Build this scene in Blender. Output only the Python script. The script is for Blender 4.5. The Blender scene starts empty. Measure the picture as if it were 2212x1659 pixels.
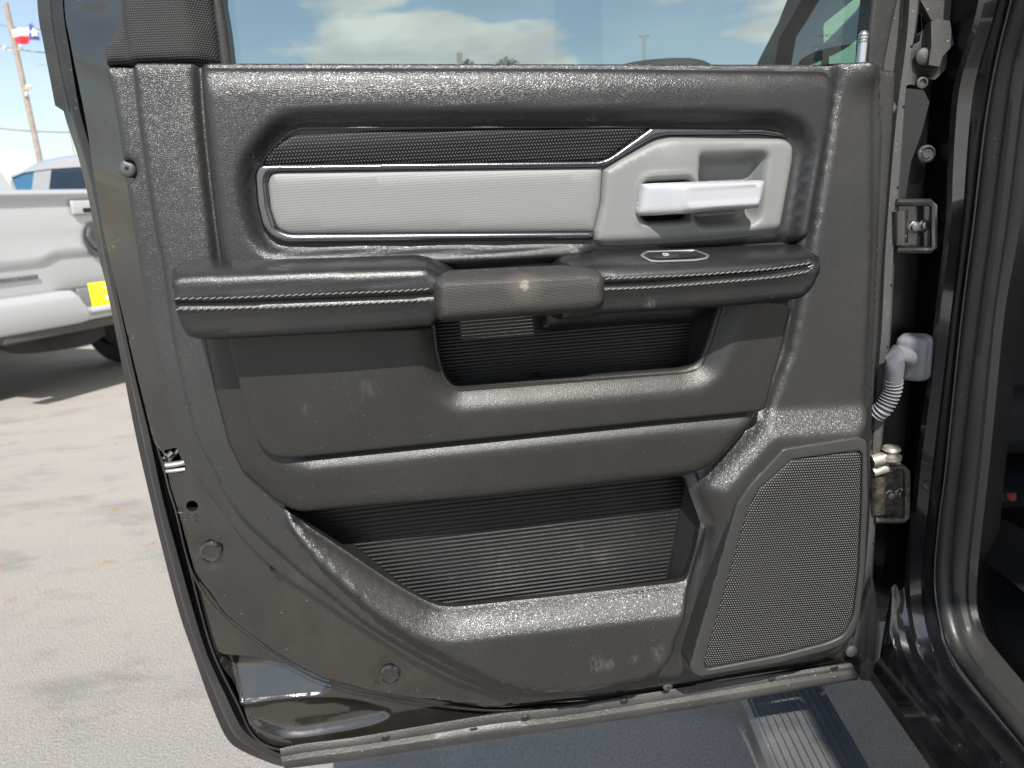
import bpy, math, random
import numpy as np
from mathutils import Vector, Matrix
from mathutils.geometry import delaunay_2d_cdt
random.seed(7)
R = math.radians
sc = bpy.context.scene
col = sc.collection

# ---------------------------------------------------------------- camera
PW, PH, F = 2212.0, 1659.0, 1534.0
CAM = Vector((0, 0, 1.17)); PITCH = R(14.2); ROLL = R(3.8)
fwd = Vector((0, math.cos(PITCH), -math.sin(PITCH)))
r0 = Vector((1, 0, 0)); u0 = Vector((0, math.sin(PITCH), math.cos(PITCH)))
rt = (r0*math.cos(ROLL) - u0*math.sin(ROLL)).normalized()
up = (u0*math.cos(ROLL) + r0*math.sin(ROLL)).normalized()
cd = bpy.data.cameras.new('camera'); cam = bpy.data.objects.new('camera', cd); col.objects.link(cam)
M = Matrix.Identity(4)
for i in range(3):
    M[i][0] = rt[i]; M[i][1] = up[i]; M[i][2] = -fwd[i]; M[i][3] = CAM[i]
cam.matrix_world = M
cd.sensor_width = 36; cd.lens = F/PW*36; cd.clip_start = .02; cd.clip_end = 3000
cd.dof.use_dof = True; cd.dof.focus_distance = .76; cd.dof.aperture_fstop = 8.5
sc.camera = cam
sc.render.resolution_x = 1024; sc.render.resolution_y = 768

# ---------------------------------------------------------------- sky, sun, exposure
SUN_EL = R(50); SUN_H = Vector((.07, -1, 0)).normalized()
w = bpy.data.worlds.new('World'); sc.world = w; w.use_nodes = True
nt = w.node_tree; N = nt.nodes; L = nt.links
N.clear()
out = N.new('ShaderNodeOutputWorld'); bg = N.new('ShaderNodeBackground'); bg.inputs[1].default_value = .114
sky = N.new('ShaderNodeTexSky'); sky.sky_type = 'NISHITA'; sky.sun_disc = False
sky.sun_elevation = SUN_EL; sky.sun_rotation = math.pi; sky.air_density = 1.15; sky.dust_density = .6
tc = N.new('ShaderNodeTexCoord')
sep = N.new('ShaderNodeSeparateXYZ'); L.new(tc.outputs['Generated'], sep.inputs[0])
def wmath(op, a, b=None):
    m = N.new('ShaderNodeMath'); m.operation = op
    for k, x in enumerate((a, b)):
        if x is None: continue
        if isinstance(x, (int, float)): m.inputs[k].default_value = x
        else: L.new(x, m.inputs[k])
    return m.outputs[0]
zc = wmath('ADD', wmath('MAXIMUM', sep.outputs[2], 0.0), .16)
cx = wmath('DIVIDE', sep.outputs[0], zc); cy = wmath('DIVIDE', sep.outputs[1], zc)
cmb = N.new('ShaderNodeCombineXYZ'); L.new(cx, cmb.inputs[0]); L.new(cy, cmb.inputs[1])
cmb.inputs[2].default_value = 5.1
no = N.new('ShaderNodeTexNoise'); no.inputs['Scale'].default_value = 1.15; no.inputs['Detail'].default_value = 9
no.inputs['Roughness'].default_value = .53; no.inputs['Distortion'].default_value = .25
L.new(cmb.outputs[0], no.inputs['Vector'])
thin = wmath('MULTIPLY', wmath('SUBTRACT', .36, sep.outputs[2]), .34)      # more cloud towards the horizon
rmp = N.new('ShaderNodeMapRange'); rmp.inputs[1].default_value = .54; rmp.inputs[2].default_value = .615
rmp.interpolation_type = 'SMOOTHSTEP'
L.new(wmath('ADD', wmath('ADD', no.outputs[0], thin), wmath('MULTIPLY', sep.outputs[0], .26)), rmp.inputs[0])
no2 = N.new('ShaderNodeTexNoise'); no2.inputs['Scale'].default_value = 2.6; no2.inputs['Detail'].default_value = 6
L.new(cmb.outputs[0], no2.inputs['Vector'])
cr = N.new('ShaderNodeValToRGB'); L.new(no2.outputs[0], cr.inputs[0])
cr.color_ramp.elements[0].position = .38; cr.color_ramp.elements[0].color = (5.6, 5.7, 5.8, 1)
cr.color_ramp.elements[1].position = .62; cr.color_ramp.elements[1].color = (8.2, 8.1, 7.6, 1)
mx = N.new('ShaderNodeMix'); mx.data_type = 'RGBA'
L.new(wmath('MAXIMUM', rmp.outputs[0], .16), mx.inputs[0]); L.new(sky.outputs[0], mx.inputs[6]); L.new(cr.outputs[0], mx.inputs[7])
L.new(mx.outputs[2], bg.inputs[0]); L.new(bg.outputs[0], out.inputs[0])

sd = bpy.data.lights.new('sun', 'SUN'); sd.energy = 4.9; sd.angle = R(.5); sd.color = (1, .955, .89)
so = bpy.data.objects.new('sun', sd); col.objects.link(so)
tos = SUN_H*math.cos(SUN_EL) + Vector((0, 0, math.sin(SUN_EL)))
so.rotation_euler = tos.to_track_quat('Z', 'Y').to_euler(); so.location = (0, -3, 6)
sc.view_settings.view_transform = 'Standard'; sc.view_settings.look = 'None'
sc.view_settings.exposure = .60; sc.view_settings.gamma = 1

# ---------------------------------------------------------------- helpers: frames
def ray(px, py):
    return fwd*F + rt*(px-PW/2) + up*(PH/2-py)
ANG = R(6.9)
DU = Vector((math.cos(ANG), math.sin(ANG), 0)); DN = Vector((math.sin(ANG), -math.cos(ANG), 0))
DO = CAM + fwd*.78; DO.z -= .45                       # foot of the door frame of reference
DM = Matrix.Translation(DO) @ Matrix.Rotation(ANG, 4, 'Z')
def D(px, py, w=0.0):
    """point of the door plane lifted w metres towards the cab, as door coordinates (u, v)"""
    d = ray(px, py); t = ((DO-CAM).dot(DN)+w)/d.dot(DN)
    p = CAM + d*t - DO
    return (p.dot(DU), p.z)
BA = R(3.1)
BD = Vector((-math.sin(BA), -math.cos(BA), 0)); NB = Vector((-math.cos(BA), math.sin(BA), 0))
_u, _v = D(1935, 700, -.02)
HP = DO + DU*_u + Vector((0, 0, _v)) - DN*.02
def B(px, py, n=0.0):
    """point of the truck side plane pushed n metres outwards"""
    d = ray(px, py); t = ((HP-CAM).dot(NB)+n)/d.dot(NB)
    return CAM + d*t
def BS(s, n, z):
    p = HP + BD*s + NB*n; return Vector((p.x, p.y, z))
TM = Matrix.Translation(Vector((HP.x, HP.y, 0)))
def AT(px, py, depth):
    d = ray(px, py); return CAM + d*(depth/d.y)

FR = {}
def empty(name, M, label, cat, group=None):
    o = bpy.data.objects.new(name, None); col.objects.link(o); o.matrix_world = M
    o.empty_display_size = .1
    o['label'] = label; o['category'] = cat
    if group: o['group'] = group
    FR[o.name] = M.inverted(); return o
def root_inv(o):
    while o.parent: o = o.parent
    return FR.get(o.name, Matrix.Identity(4))
def mesh(name, V, Fc, m, parent=None, local=False, smooth=True, mi=None):
    if parent is not None and not local:
        T = root_inv(parent); V = [T @ Vector(v) for v in V]
    me = bpy.data.meshes.new(name); me.from_pydata([tuple(v) for v in V], [], Fc); me.validate()
    for x in (m if isinstance(m, (list, tuple)) else [m]): me.materials.append(x)
    if smooth: me.polygons.foreach_set('use_smooth', [True]*len(me.polygons))
    if mi: me.polygons.foreach_set('material_index', mi[:len(me.polygons)])
    me.update()
    o = bpy.data.objects.new(name, me); col.objects.link(o)
    if parent is not None: o.parent = parent
    return o
def tag(o, label, cat, group=None, kind=None):
    if label: o['label'] = label
    if cat: o['category'] = cat
    if group: o['group'] = group
    if kind: o['kind'] = kind
    return o

class MB:
    def __init__(s): s.V = []; s.F = []
    def add(s, V, Fc):
        k = len(s.V); s.V += [Vector(v) for v in V]; s.F += [[i+k for i in f] for f in Fc]; return s
    def box(s, c, sz, M=None, b=0.0):
        x, y, z = [a/2 for a in sz]; c = Vector(c)
        if b <= 0:
            V = [Vector((i*x, j*y, k*z)) for i in (-1, 1) for j in (-1, 1) for k in (-1, 1)]
            Fc = [[0,1,3,2],[4,6,7,5],[0,4,5,1],[2,3,7,6],[0,2,6,4],[1,5,7,3]]
        else:
            import bmesh
            bm = bmesh.new(); bmesh.ops.create_cube(bm, size=1)
            for v in bm.verts: v.co = Vector((v.co.x*sz[0], v.co.y*sz[1], v.co.z*sz[2]))
            bmesh.ops.bevel(bm, geom=bm.edges[:], offset=b, segments=3, profile=.5, affect='EDGES')
            bm.verts.index_update()
            V = [v.co.copy() for v in bm.verts]; Fc = [[v.index for v in f.verts] for f in bm.faces]; bm.free()
        if M is not None: V = [M @ v for v in V]
        return s.add([v+c for v in V], Fc)
    def tube(s, pts, r, n=10, caps=True, flat=None):
        pts = [Vector(p) for p in pts]; V = []; Fc = []
        rr = r if isinstance(r, (list, tuple)) else [r]*len(pts)
        ref = None
        for i, p in enumerate(pts):
            t = (pts[min(i+1, len(pts)-1)] - pts[max(i-1, 0)]).normalized()
            if ref is None:
                ref = Vector((0, 0, 1)) if abs(t.z) < .9 else Vector((1, 0, 0))
            a = t.cross(ref).normalized(); b = a.cross(t).normalized(); ref = b
            for k in range(n):
                an = 2*math.pi*k/n
                V.append(p + (a*math.cos(an) + b*math.sin(an))*rr[i])
        for i in range(len(pts)-1):
            for k in range(n):
                Fc.append([i*n+k, i*n+(k+1) % n, (i+1)*n+(k+1) % n, (i+1)*n+k])
        if caps:
            Fc.append(list(range(n))[::-1]); Fc.append([(len(pts)-1)*n+k for k in range(n)])
        return s.add(V, Fc)
    def lathe(s, c, axis, prof, n=24):
        """prof: list of (radius, height along axis)"""
        axis = Vector(axis).normalized(); a = axis.orthogonal().normalized(); b = axis.cross(a)
        V = []; Fc = []
        for r, h in prof:
            for k in range(n):
                an = 2*math.pi*k/n; V.append(Vector(c) + axis*h + (a*math.cos(an)+b*math.sin(an))*r)
        for i in range(len(prof)-1):
            for k in range(n): Fc.append([i*n+k, i*n+(k+1) % n, (i+1)*n+(k+1) % n, (i+1)*n+k])
        Fc.append([(len(prof)-1)*n+k for k in range(n)])
        return s.add(V, Fc)
    def loft(s, lines):
        n = len(lines[0]); V = [v for l in lines for v in l]
        Fc = [[i*n+k, (i+1)*n+k, (i+1)*n+k+1, i*n+k+1] for i in range(len(lines)-1) for k in range(n-1)]
        return s.add(V, Fc)
    def prism(s, poly, dvec):
        """closed polygon of 3D points extruded by dvec (concave allowed)"""
        n = len(poly); P = [Vector(p) for p in poly]; Q = [p+Vector(dvec) for p in P]
        nrm = Vector(dvec).normalized(); a = nrm.orthogonal().normalized(); b = nrm.cross(a)
        p2 = [Vector(((p-P[0]).dot(a), (p-P[0]).dot(b))) for p in P]
        r = delaunay_2d_cdt(p2, [], [list(range(n))], 1, 1e-7)
        tri = [list(f) for f in r[2]]; mp = r[3]
        idx = [m[0] if m else 0 for m in mp]
        Fc = [[idx[i] for i in f] for f in tri] + [[idx[i]+n for i in f][::-1] for f in tri]
        Fc += [[i, (i+1) % n, (i+1) % n+n, i+n] for i in range(n)]
        return s.add(P+Q, Fc)
    def build(s, name, m, parent=None, local=False, smooth=True, bevel=0):
        o = mesh(name, s.V, s.F, m, parent, local, smooth)
        if smooth:
            try: o.data.set_sharp_from_angle(angle=R(38))
            except Exception: pass
        return o

# ---------------------------------------------------------------- helpers: outlines
def rnd(pts, n=7):
    """polygon of (x, y, radius, w) with its corners rounded -> list of (x, y, w)"""
    P = [(p[0], p[1], p[2] if len(p) > 2 else 0, p[3] if len(p) > 3 else None) for p in pts]
    o = []
    for i, p in enumerate(P):
        a = P[i-1]; b = P[(i+1) % len(P)]
        if p[2] <= 0: o.append((p[0], p[1], p[3])); continue
        la = math.hypot(a[0]-p[0], a[1]-p[1]); lb = math.hypot(b[0]-p[0], b[1]-p[1])
        ta = min(p[2], la*.49); tb = min(p[2], lb*.49)
        A = (p[0]+(a[0]-p[0])/la*ta, p[1]+(a[1]-p[1])/la*ta); Bq = (p[0]+(b[0]-p[0])/lb*tb, p[1]+(b[1]-p[1])/lb*tb)
        for k in range(n):
            t = k/(n-1)
            o.append(((1-t)**2*A[0]+2*t*(1-t)*p[0]+t*t*Bq[0], (1-t)**2*A[1]+2*t*(1-t)*p[1]+t*t*Bq[1], p[3]))
    return o
def P(pts, w=0.0):
    a = np.array([D(x, y, w if ww is None else ww) for x, y, ww in rnd(pts)])
    x, y = a[:, 0], a[:, 1]
    if np.sum(x*np.roll(y, -1)-np.roll(x, -1)*y) < 0: a = a[::-1]
    return a
def crom(pts, m=8):
    pts = [np.array(p, float) for p in pts]; o = []
    q = [2*pts[0]-pts[1]] + pts + [2*pts[-1]-pts[-2]]
    for i in range(1, len(q)-2):
        for k in range(m):
            t = k/m
            o.append(.5*((2*q[i])+(-q[i-1]+q[i+1])*t+(2*q[i-1]-5*q[i]+4*q[i+1]-q[i+2])*t*t+(-q[i-1]+3*q[i]-3*q[i+1]+q[i+2])*t**3))
    o.append(pts[-1]); return np.array(o)
def LN(pts, w=0.0, m=8):
    """open smooth line on the door -> (u, v) array"""
    return np.array([D(x, y, w) for x, y in crom(pts, m)])
def resample(a, step, closed=False):
    a = np.asarray(a, float)
    if closed: a = np.vstack([a, a[:1]])
    d = np.hypot(*(a[1:]-a[:-1]).T) if a.shape[1] == 2 else np.linalg.norm(a[1:]-a[:-1], axis=1)
    keep = np.concatenate([[True], d > 1e-9]); a = a[keep]; d = d[d > 1e-9]
    s = np.concatenate([[0], np.cumsum(d)]); n = max(3, int(round(s[-1]/step)))
    t = np.linspace(0, s[-1], n+1)
    r = np.stack([np.interp(t, s, a[:, k]) for k in range(a.shape[1])], 1)
    return r[:-1] if closed else r
def resample_keep(a, step):
    """closed outline subdivided, its own corners kept"""
    o = []
    for i in range(len(a)):
        p = a[i]; q = a[(i+1) % len(a)]; l = np.hypot(*(q-p))
        if l < 1e-5: continue
        n = max(1, int(math.ceil(l/step)))
        for k in range(n): o.append(p+(q-p)*k/n)
    return np.array(o)
def segdist(Pt, A, Bq):
    d = np.full(len(Pt), 1e9)
    for a, b in zip(A, Bq):
        ab = b-a; L2 = max(ab@ab, 1e-18)
        t = np.clip(((Pt-a)@ab)/L2, 0, 1)
        q = Pt-(a+t[:, None]*ab); d = np.minimum(d, q[:, 0]**2+q[:, 1]**2)
    return np.sqrt(d)
def ldist(Pt, line): return segdist(Pt, line[:-1], line[1:])
def sdf(Pt, poly):
    Pt = np.asarray(Pt, float); d = segdist(Pt, poly, np.roll(poly, -1, 0))
    ins = np.zeros(len(Pt), bool); x, y = Pt[:, 0], Pt[:, 1]
    for a, b in zip(poly, np.roll(poly, -1, 0)):
        c = (a[1] > y) != (b[1] > y)
        if c.any():
            with np.errstate(divide='ignore', invalid='ignore'):
                xi = (b[0]-a[0])*(y-a[1])/(b[1]-a[1]+1e-18)+a[0]
            ins ^= c & (x < xi)
    return np.where(ins, d, -d)
def ss(x, a=0.0, b=1.0):
    t = np.clip((x-a)/(b-a), 0, 1); return t*t*(3-2*t)
def ramp(x, a, b, s=.002):
    return (np.sqrt((x-a)**2+s*s)-np.sqrt((x-b)**2+s*s))/(2*(b-a))+.5
def dome(d, r):
    t = 1-np.clip(d/r, 0, 1); return np.sqrt(np.clip(1-t*t, 0, 1))

def relief(name, poly, h, m, parent, step=.006, rings=(.001, .0025, .005), skirt=None, holes=(), lines=(), local=True, hskirt=None, lo_=(-.0028, -.0013, 0, .0013, .0028)):
    """A moulded sheet: outline poly in door coordinates, height h(points, distance to edge) towards the cab."""
    bp = resample_keep(poly, step*.7); hs = [resample_keep(x, step*.7) for x in holes]
    def sall(Q):
        s = sdf(Q, poly)
        for x in holes: s = np.minimum(s, -sdf(Q, x))
        return s
    pts = [bp]+hs
    def offs(loop, sign, r):
        t = np.roll(loop, -1, 0)-np.roll(loop, 1, 0); t /= np.linalg.norm(t, axis=1)[:, None]+1e-12
        return loop+np.stack([-t[:, 1], t[:, 0]], 1)*sign*r
    for r in rings:
        c = [offs(bp, 1, r)] + [offs(x, -1, r) for x in hs]
        for q in c: pts.append(q[sall(q) > r*.9])
    for ln in lines:
        l = resample(ln, step*.5); t = np.gradient(l, axis=0); t /= np.linalg.norm(t, axis=1)[:, None]
        n = np.stack([-t[:, 1], t[:, 0]], 1)
        for o_ in lo_:
            q = l+n*o_; pts.append(q[sall(q) > .0012])
    lo = poly.min(0); hi = poly.max(0)
    gx, gy = np.meshgrid(np.arange(lo[0], hi[0], step), np.arange(lo[1], hi[1], step)); gx[::2] += step/2
    g = np.stack([gx.ravel(), gy.ravel()], 1); rr = (rings[-1] if rings else 0)+step*.35
    k = sall(g) > rr
    for ln in lines: k &= ldist(g, ln) > lo_[-1]+step*.3
    pts.append(g[k])
    A = np.vstack(pts); nb = len(bp); E = [(i, (i+1) % nb) for i in range(nb)]; k0 = nb
    for x in hs:
        E += [(k0+i, k0+(i+1) % len(x)) for i in range(len(x))]; k0 += len(x)
    r = delaunay_2d_cdt([Vector(p) for p in A], E, [], 0, 1e-7)
    V2 = np.array([tuple(v) for v in r[0]]); T = np.array([list(f) for f in r[2]])
    ce = V2[T].mean(1); T = T[sall(ce) > -1e-6]
    a, b, c = V2[T[:, 0]], V2[T[:, 1]], V2[T[:, 2]]
    ar = (b[:, 0]-a[:, 0])*(c[:, 1]-a[:, 1])-(b[:, 1]-a[:, 1])*(c[:, 0]-a[:, 0])
    T = np.where((ar < 0)[:, None], T[:, ::-1], T)[np.abs(ar) > 1e-13]
    d = np.maximum(sall(V2), 0); W = h(V2, d)
    V = [(p[0], -ww, p[1]) for p, ww in zip(V2, W)]; Fc = [list(map(int, t)) for t in T]
    if skirt is not None:
        for loop in [bp]+hs:
            Wl = h(loop, np.zeros(len(loop))); k = len(V); n = len(loop)
            sk = skirt if loop is bp or hskirt is None else hskirt
            Ws = Wl-sk[1] if isinstance(sk, tuple) else np.full(n, sk)
            V += [(p[0], -ww, p[1]) for p, ww in zip(loop, Wl)] + [(p[0], -ww, p[1]) for p, ww in zip(loop, Ws)]
            Fc += [[k+i, k+n+i, k+n+(i+1) % n, k+(i+1) % n] for i in range(n)]
    o = mesh(name, V, Fc, m, parent, local=True); return o
def surf(px, py, h, w0=.08, lift=0.0):
    """where the view of pixel (px, py) meets the moulded sheet h, as a door-local point"""
    wv = w0
    for _ in range(25):
        q = np.array([D(px, py, wv)]); wv = .5*wv+.5*float(h(q, None)[0])
    return Vector((q[0][0], -(wv+lift), q[0][1]))
def LV(px, py, w): u, v = D(px, py, w); return Vector((u, -w, v))

# ---------------------------------------------------------------- materials
def nodes(name):
    m = bpy.data.materials.new(name); m.use_nodes = True; t = m.node_tree
    return m, t, t.nodes['Principled BSDF']
class G:
    def __init__(s, t): s.t = t
    def n(s, typ, **k):
        x = s.t.nodes.new('ShaderNode'+typ)
        for a, b in k.items(): setattr(x, a, b)
        return x
    def l(s, a, b): s.t.links.new(a, b)
    def setv(s, sock, v):
        if isinstance(v, (int, float, tuple, list)): sock.default_value = v
        else: s.l(v, sock)
    def math(s, op, a, b=0.0, c=None, clamp=False):
        x = s.n('Math', operation=op); x.use_clamp = clamp
        s.setv(x.inputs[0], a); s.setv(x.inputs[1], b)
        if c is not None: s.setv(x.inputs[2], c)
        return x.outputs[0]
    def co(s, scale=(1, 1, 1), rot=(0, 0, 0), loc=(0, 0, 0)):
        c = s.n('TexCoord'); mp = s.n('Mapping'); s.l(c.outputs['Object'], mp.inputs[0])
        mp.inputs['Scale'].default_value = scale; mp.inputs['Rotation'].default_value = rot; mp.inputs['Location'].default_value = loc
        return mp.outputs[0]
    def noise(s, v, sc, det=4, ro=.55, dis=0):
        x = s.n('TexNoise'); s.l(v, x.inputs['Vector']); x.inputs['Scale'].default_value = sc
        x.inputs['Detail'].default_value = det; x.inputs['Roughness'].default_value = ro; x.inputs['Distortion'].default_value = dis
        return x.outputs[0]
    def vor(s, v, sc, rand=1.0, feat='F1', dim='3D'):
        x = s.n('TexVoronoi', feature=feat, voronoi_dimensions=dim); s.l(v, x.inputs['Vector'])
        x.inputs['Scale'].default_value = sc; x.inputs['Randomness'].default_value = rand
        return x.outputs['Distance']
    def rng(s, v, a, b, c=0.0, d=1.0):
        x = s.n('MapRange'); s.l(v, x.inputs[0])
        for i, q in enumerate((a, b, c, d)): x.inputs[i+1].default_value = q
        return x.outputs[0]
    def mix(s, f, a, b):
        x = s.n('Mix', data_type='RGBA'); s.setv(x.inputs[0], f)
        s.setv(x.inputs[6], a if not isinstance(a, tuple) else (*a[:3], 1)); s.setv(x.inputs[7], b if not isinstance(b, tuple) else (*b[:3], 1))
        return x.outputs[2]
    def bump(s, h, strength, dist, prev=None):
        x = s.n('Bump'); s.l(h, x.inputs['Height']); x.inputs['Strength'].default_value = strength; x.inputs['Distance'].default_value = dist
        if prev is not None: s.l(prev, x.inputs['Normal'])
        return x.outputs[0]

SPOTS = {}
def trim(name, c, rough, grain=420, dist=.0006, strength=.7, stretch=(1, 1, 1.5), dust=.12, dustc=(.20, .19, .17), spec=.5, scuff=0.0, rvar=.08):
    """grained vinyl or plastic with fine dust"""
    m, t, b = nodes(name); g = G(t)
    v = g.co(stretch)
    warp = g.n('TexNoise'); g.l(v, warp.inputs['Vector']); warp.inputs['Scale'].default_value = 60; warp.inputs['Detail'].default_value = 2
    vm = g.n('VectorMath', operation='MULTIPLY_ADD'); g.l(warp.outputs['Color'], vm.inputs[0]); vm.inputs[1].default_value = (.004, .004, .004); g.l(v, vm.inputs[2])
    e = g.vor(vm.outputs[0], grain, 1.0, 'DISTANCE_TO_EDGE'); e = g.rng(e, 0, .22)
    f = g.noise(v, grain*1.7, 3, .6)
    hgt = g.math('ADD', g.math('MULTIPLY', e, .75), g.math('MULTIPLY', f, .35))
    nrm = g.bump(hgt, strength, dist); g.l(nrm, b.inputs['Normal'])
    v2 = g.co()
    d1 = g.rng(g.noise(v2, 5.5, 6, .62), .42, .72); d2 = g.rng(g.noise(v2, 260, 2, .7), .60, .74)
    specks = g.rng(g.vor(v2, 95, 1.0), .09, .04)
    cl = g.mix(g.math('MULTIPLY', d1, dust), (*c, 1), (*dustc, 1))
    cl = g.mix(g.math('MULTIPLY', d2, dust*.9), cl, (*dustc, 1))
    cl = g.mix(g.math('MULTIPLY', specks, min(1, dust*2.2)), cl, (.45, .44, .42))
    if scuff:
        s1 = g.rng(g.noise(g.co((1, 1, .35), (0, .4, 0)), 34, 7, .7), .60, .74)
        s2 = g.rng(g.noise(v2, 9, 3, .5), .52, .66)
        cl = g.mix(g.math('MULTIPLY', g.math('MULTIPLY', s1, s2), scuff), cl, (.34, .33, .31))
    for pos, rad, amt, fine in SPOTS.get(name, []):        # scuffs and smudges at their own places
        dd = g.n('VectorMath', operation='DISTANCE'); g.l(v2, dd.inputs[0]); dd.inputs[1].default_value = pos
        k = g.rng(g.math('ADD', dd.outputs['Value'], g.math('MULTIPLY', g.math('SUBTRACT', g.noise(v2, 40, 4), .5), rad*1.6)), rad, rad*.25)
        k = g.math('MULTIPLY', k, g.rng(g.noise(g.co((1, 1, .35)), fine, 5, .75), .42, .62))
        cl = g.mix(g.math('MULTIPLY', k, amt), cl, (.26, .255, .24))
    g.l(cl, b.inputs['Base Color'])
    g.l(g.rng(g.noise(v2, 14, 4), .3, .7, rough-rvar, rough+rvar), b.inputs['Roughness'])
    b.inputs['Specular IOR Level'].default_value = spec
    return m
def paint(name, c, rough=.08, dirt=.12, peel=.0, metal=0.0, coat=1.0, spec=.6, dirtc=(.16, .145, .125), dscale=7):
    m, t, b = nodes(name); g = G(t); v = g.co()
    d = g.rng(g.noise(v, dscale, 8, .65), .35, .75); s_ = g.rng(g.noise(g.co((1, 1, .25)), 55, 4, .6), .5, .8)
    d = g.math('ADD', g.math('MULTIPLY', d, .8), g.math('MULTIPLY', s_, .35))
    sp = g.rng(g.vor(v, 60, 1.0), .07, .03)
    cl = g.mix(g.math('MULTIPLY', d, dirt), (*c, 1), (*dirtc, 1)); cl = g.mix(g.math('MULTIPLY', sp, min(1, dirt*2)), cl, (.4, .39, .36))
    g.l(cl, b.inputs['Base Color']); b.inputs['Metallic'].default_value = metal
    g.l(g.rng(d, 0, 1, rough, rough+.25), b.inputs['Roughness'])
    b.inputs['Coat Weight'].default_value = coat; b.inputs['Coat Roughness'].default_value = .03; b.inputs['Coat IOR'].default_value = 1.55; b.inputs['Specular IOR Level'].default_value = spec
    if peel:
        n_ = g.bump(g.noise(v, 240, 2), peel, .0006); g.l(n_, b.inputs['Normal']); g.l(n_, b.inputs['Coat Normal'])
    return m
def simple(name, c, rough=.5, metal=0.0, spec=.5, nz=None, coat=0.0):
    m, t, b = nodes(name); g = G(t)
    if nz:
        v = g.co(); k = g.rng(g.noise(v, nz[0], 6, .6), .3, .7)
        g.l(g.mix(k, tuple(x*(1-nz[1]) for x in c), tuple(min(1, x*(1+nz[1])) for x in c)), b.inputs['Base Color'])
        g.l(g.bump(g.noise(v, nz[0]*4, 4), .25, .001), b.inputs['Normal'])
    else: b.inputs['Base Color'].default_value = (*c, 1)
    b.inputs['Roughness'].default_value = rough; b.inputs['Metallic'].default_value = metal
    b.inputs['Specular IOR Level'].default_value = spec; b.inputs['Coat Weight'].default_value = coat
    return m

def spot(px, py, w_, r, a, f=160): u_, v_ = D(px, py, w_); return ((u_, -w_, v_), r, a, f)
SPOTS['grained_plastic'] = [spot(1290, 1436, .062, .013, .20, 300), spot(1318, 1434, .062, .009, .20, 300), spot(1370, 1426, .062, .007, .28, 240), spot(1425, 1412, .062, .012, .22, 300), spot(1545, 1445, .045, .008, .3), spot(640, 1260, .035, .03, .12, 220)]
SPOTS['matte_leather'] = [spot(800, 838, .058, .013, .13, 200), spot(660, 880, .058, .007, .12, 240), spot(1385, 880, .058, .004, .2, 300)]
SPOTS['armrest_leather'] = [spot(1400, 655, .10, .007, .32, 300)]
SPOTS['ribbed_plastic'] = [spot(1300, 1200, .0, .014, .25, 200), spot(1090, 1230, .0, .04, .12, 200)]
m_pad = trim('soft_vinyl', (.0120, .0120, .0124), .34, grain=430, dist=.0006, strength=.30, stretch=(1, 1, 1.8), dust=.04, rvar=.03, spec=.7)
m_hard = trim('grained_plastic', (.0155, .0152, .0148), .335, grain=600, dist=.0006, strength=.36, stretch=(1, 1, 1.3), dust=.05, rvar=.03, spec=.85)
m_mid = trim('matte_leather', (.0165, .0155, .0138), .40, grain=480, dist=.0004, strength=.28, stretch=(1, 1, 1.3), dust=.04, scuff=.12, rvar=.04)
m_arm = trim('armrest_leather', (.010, .010, .0105), .33, grain=400, dist=.0004, strength=.22, stretch=(1, 1, 1.6), dust=.04, scuff=.09, rvar=.03)
m_smooth = trim('smooth_plastic', (.012, .012, .0125), .40, grain=700, dist=.0002, strength=.3, dust=.05, scuff=.2, rvar=.04)
m_rib = trim('ribbed_plastic', (.012, .012, .012), .42, grain=900, dist=.0003, strength=.4, dust=.08, scuff=.2, spec=.32)
m_paint = paint('black_paint', (.0110, .0098, .0086), .07, .12, .03, coat=.9, spec=.6)
m_paint2 = paint('black_paint_clean', (.003, .003, .005), .09, .03, .0, dirtc=(.10, .10, .11), coat=.2, spec=.35)
m_sill = paint('black_sill_paint', (.003, .003, .005), .10, .06, .0, dirtc=(.16, .15, .14), coat=1.0, spec=.6)
m_flange = paint('dusty_black_edge', (.006, .006, .009), .16, .12, .1, coat=.5, spec=.5)
m_bezel = simple('grey_satin_plastic', (.182, .188, .183), .40, nz=(900, .04))
m_void = simple('dark_cavity', (.004, .004, .004), .8)  # near-black colour stands for the shade inside holes and recesses
m_handle = simple('silver_plastic', (.44, .45, .475), .33, .35)
m_rubber = trim('seal_rubber', (.014, .014, .0142), .46, grain=160, dist=.0003, strength=.25, dust=.12)
m_greyseal = trim('grey_seal_rubber', (.048, .048, .049), .55, grain=200, dist=.0003, strength=.3, dust=.15, dustc=(.26, .25, .23))
m_dustseal = trim('dusty_seal_rubber', (.026, .025, .024), .5, grain=150, dist=.0005, strength=.3, dust=.22, dustc=(.18, .17, .15))
m_thread = simple('grey_thread', (.19, .19, .175), .7)
m_steel = simple('screw_steel', (.16, .16, .16), .38, .8)
m_zinc = simple('zinc_steel', (.55, .55, .52), .32, .9, nz=(60, .25))
m_grime = simple('dirty_hinge_steel', (.055, .048, .038), .55, .25, nz=(160, .9))
m_boot = simple('grey_boot_rubber', (.15, .155, .17), .48, nz=(120, .1))
m_grip, t_, b_ = nodes('grip_rubber'); g_ = G(t_)
v_ = g_.co((1, 1, 1)); h_ = g_.rng(g_.vor(v_, 760, .15), .1, .6)
g_.l(g_.bump(h_, .6, .0006), b_.inputs['Normal'])
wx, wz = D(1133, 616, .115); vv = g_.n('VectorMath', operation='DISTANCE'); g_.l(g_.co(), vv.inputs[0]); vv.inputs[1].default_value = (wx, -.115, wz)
wr = g_.math('ADD', vv.outputs['Value'], g_.math('MULTIPLY', g_.noise(v_, 300), .008))
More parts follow.
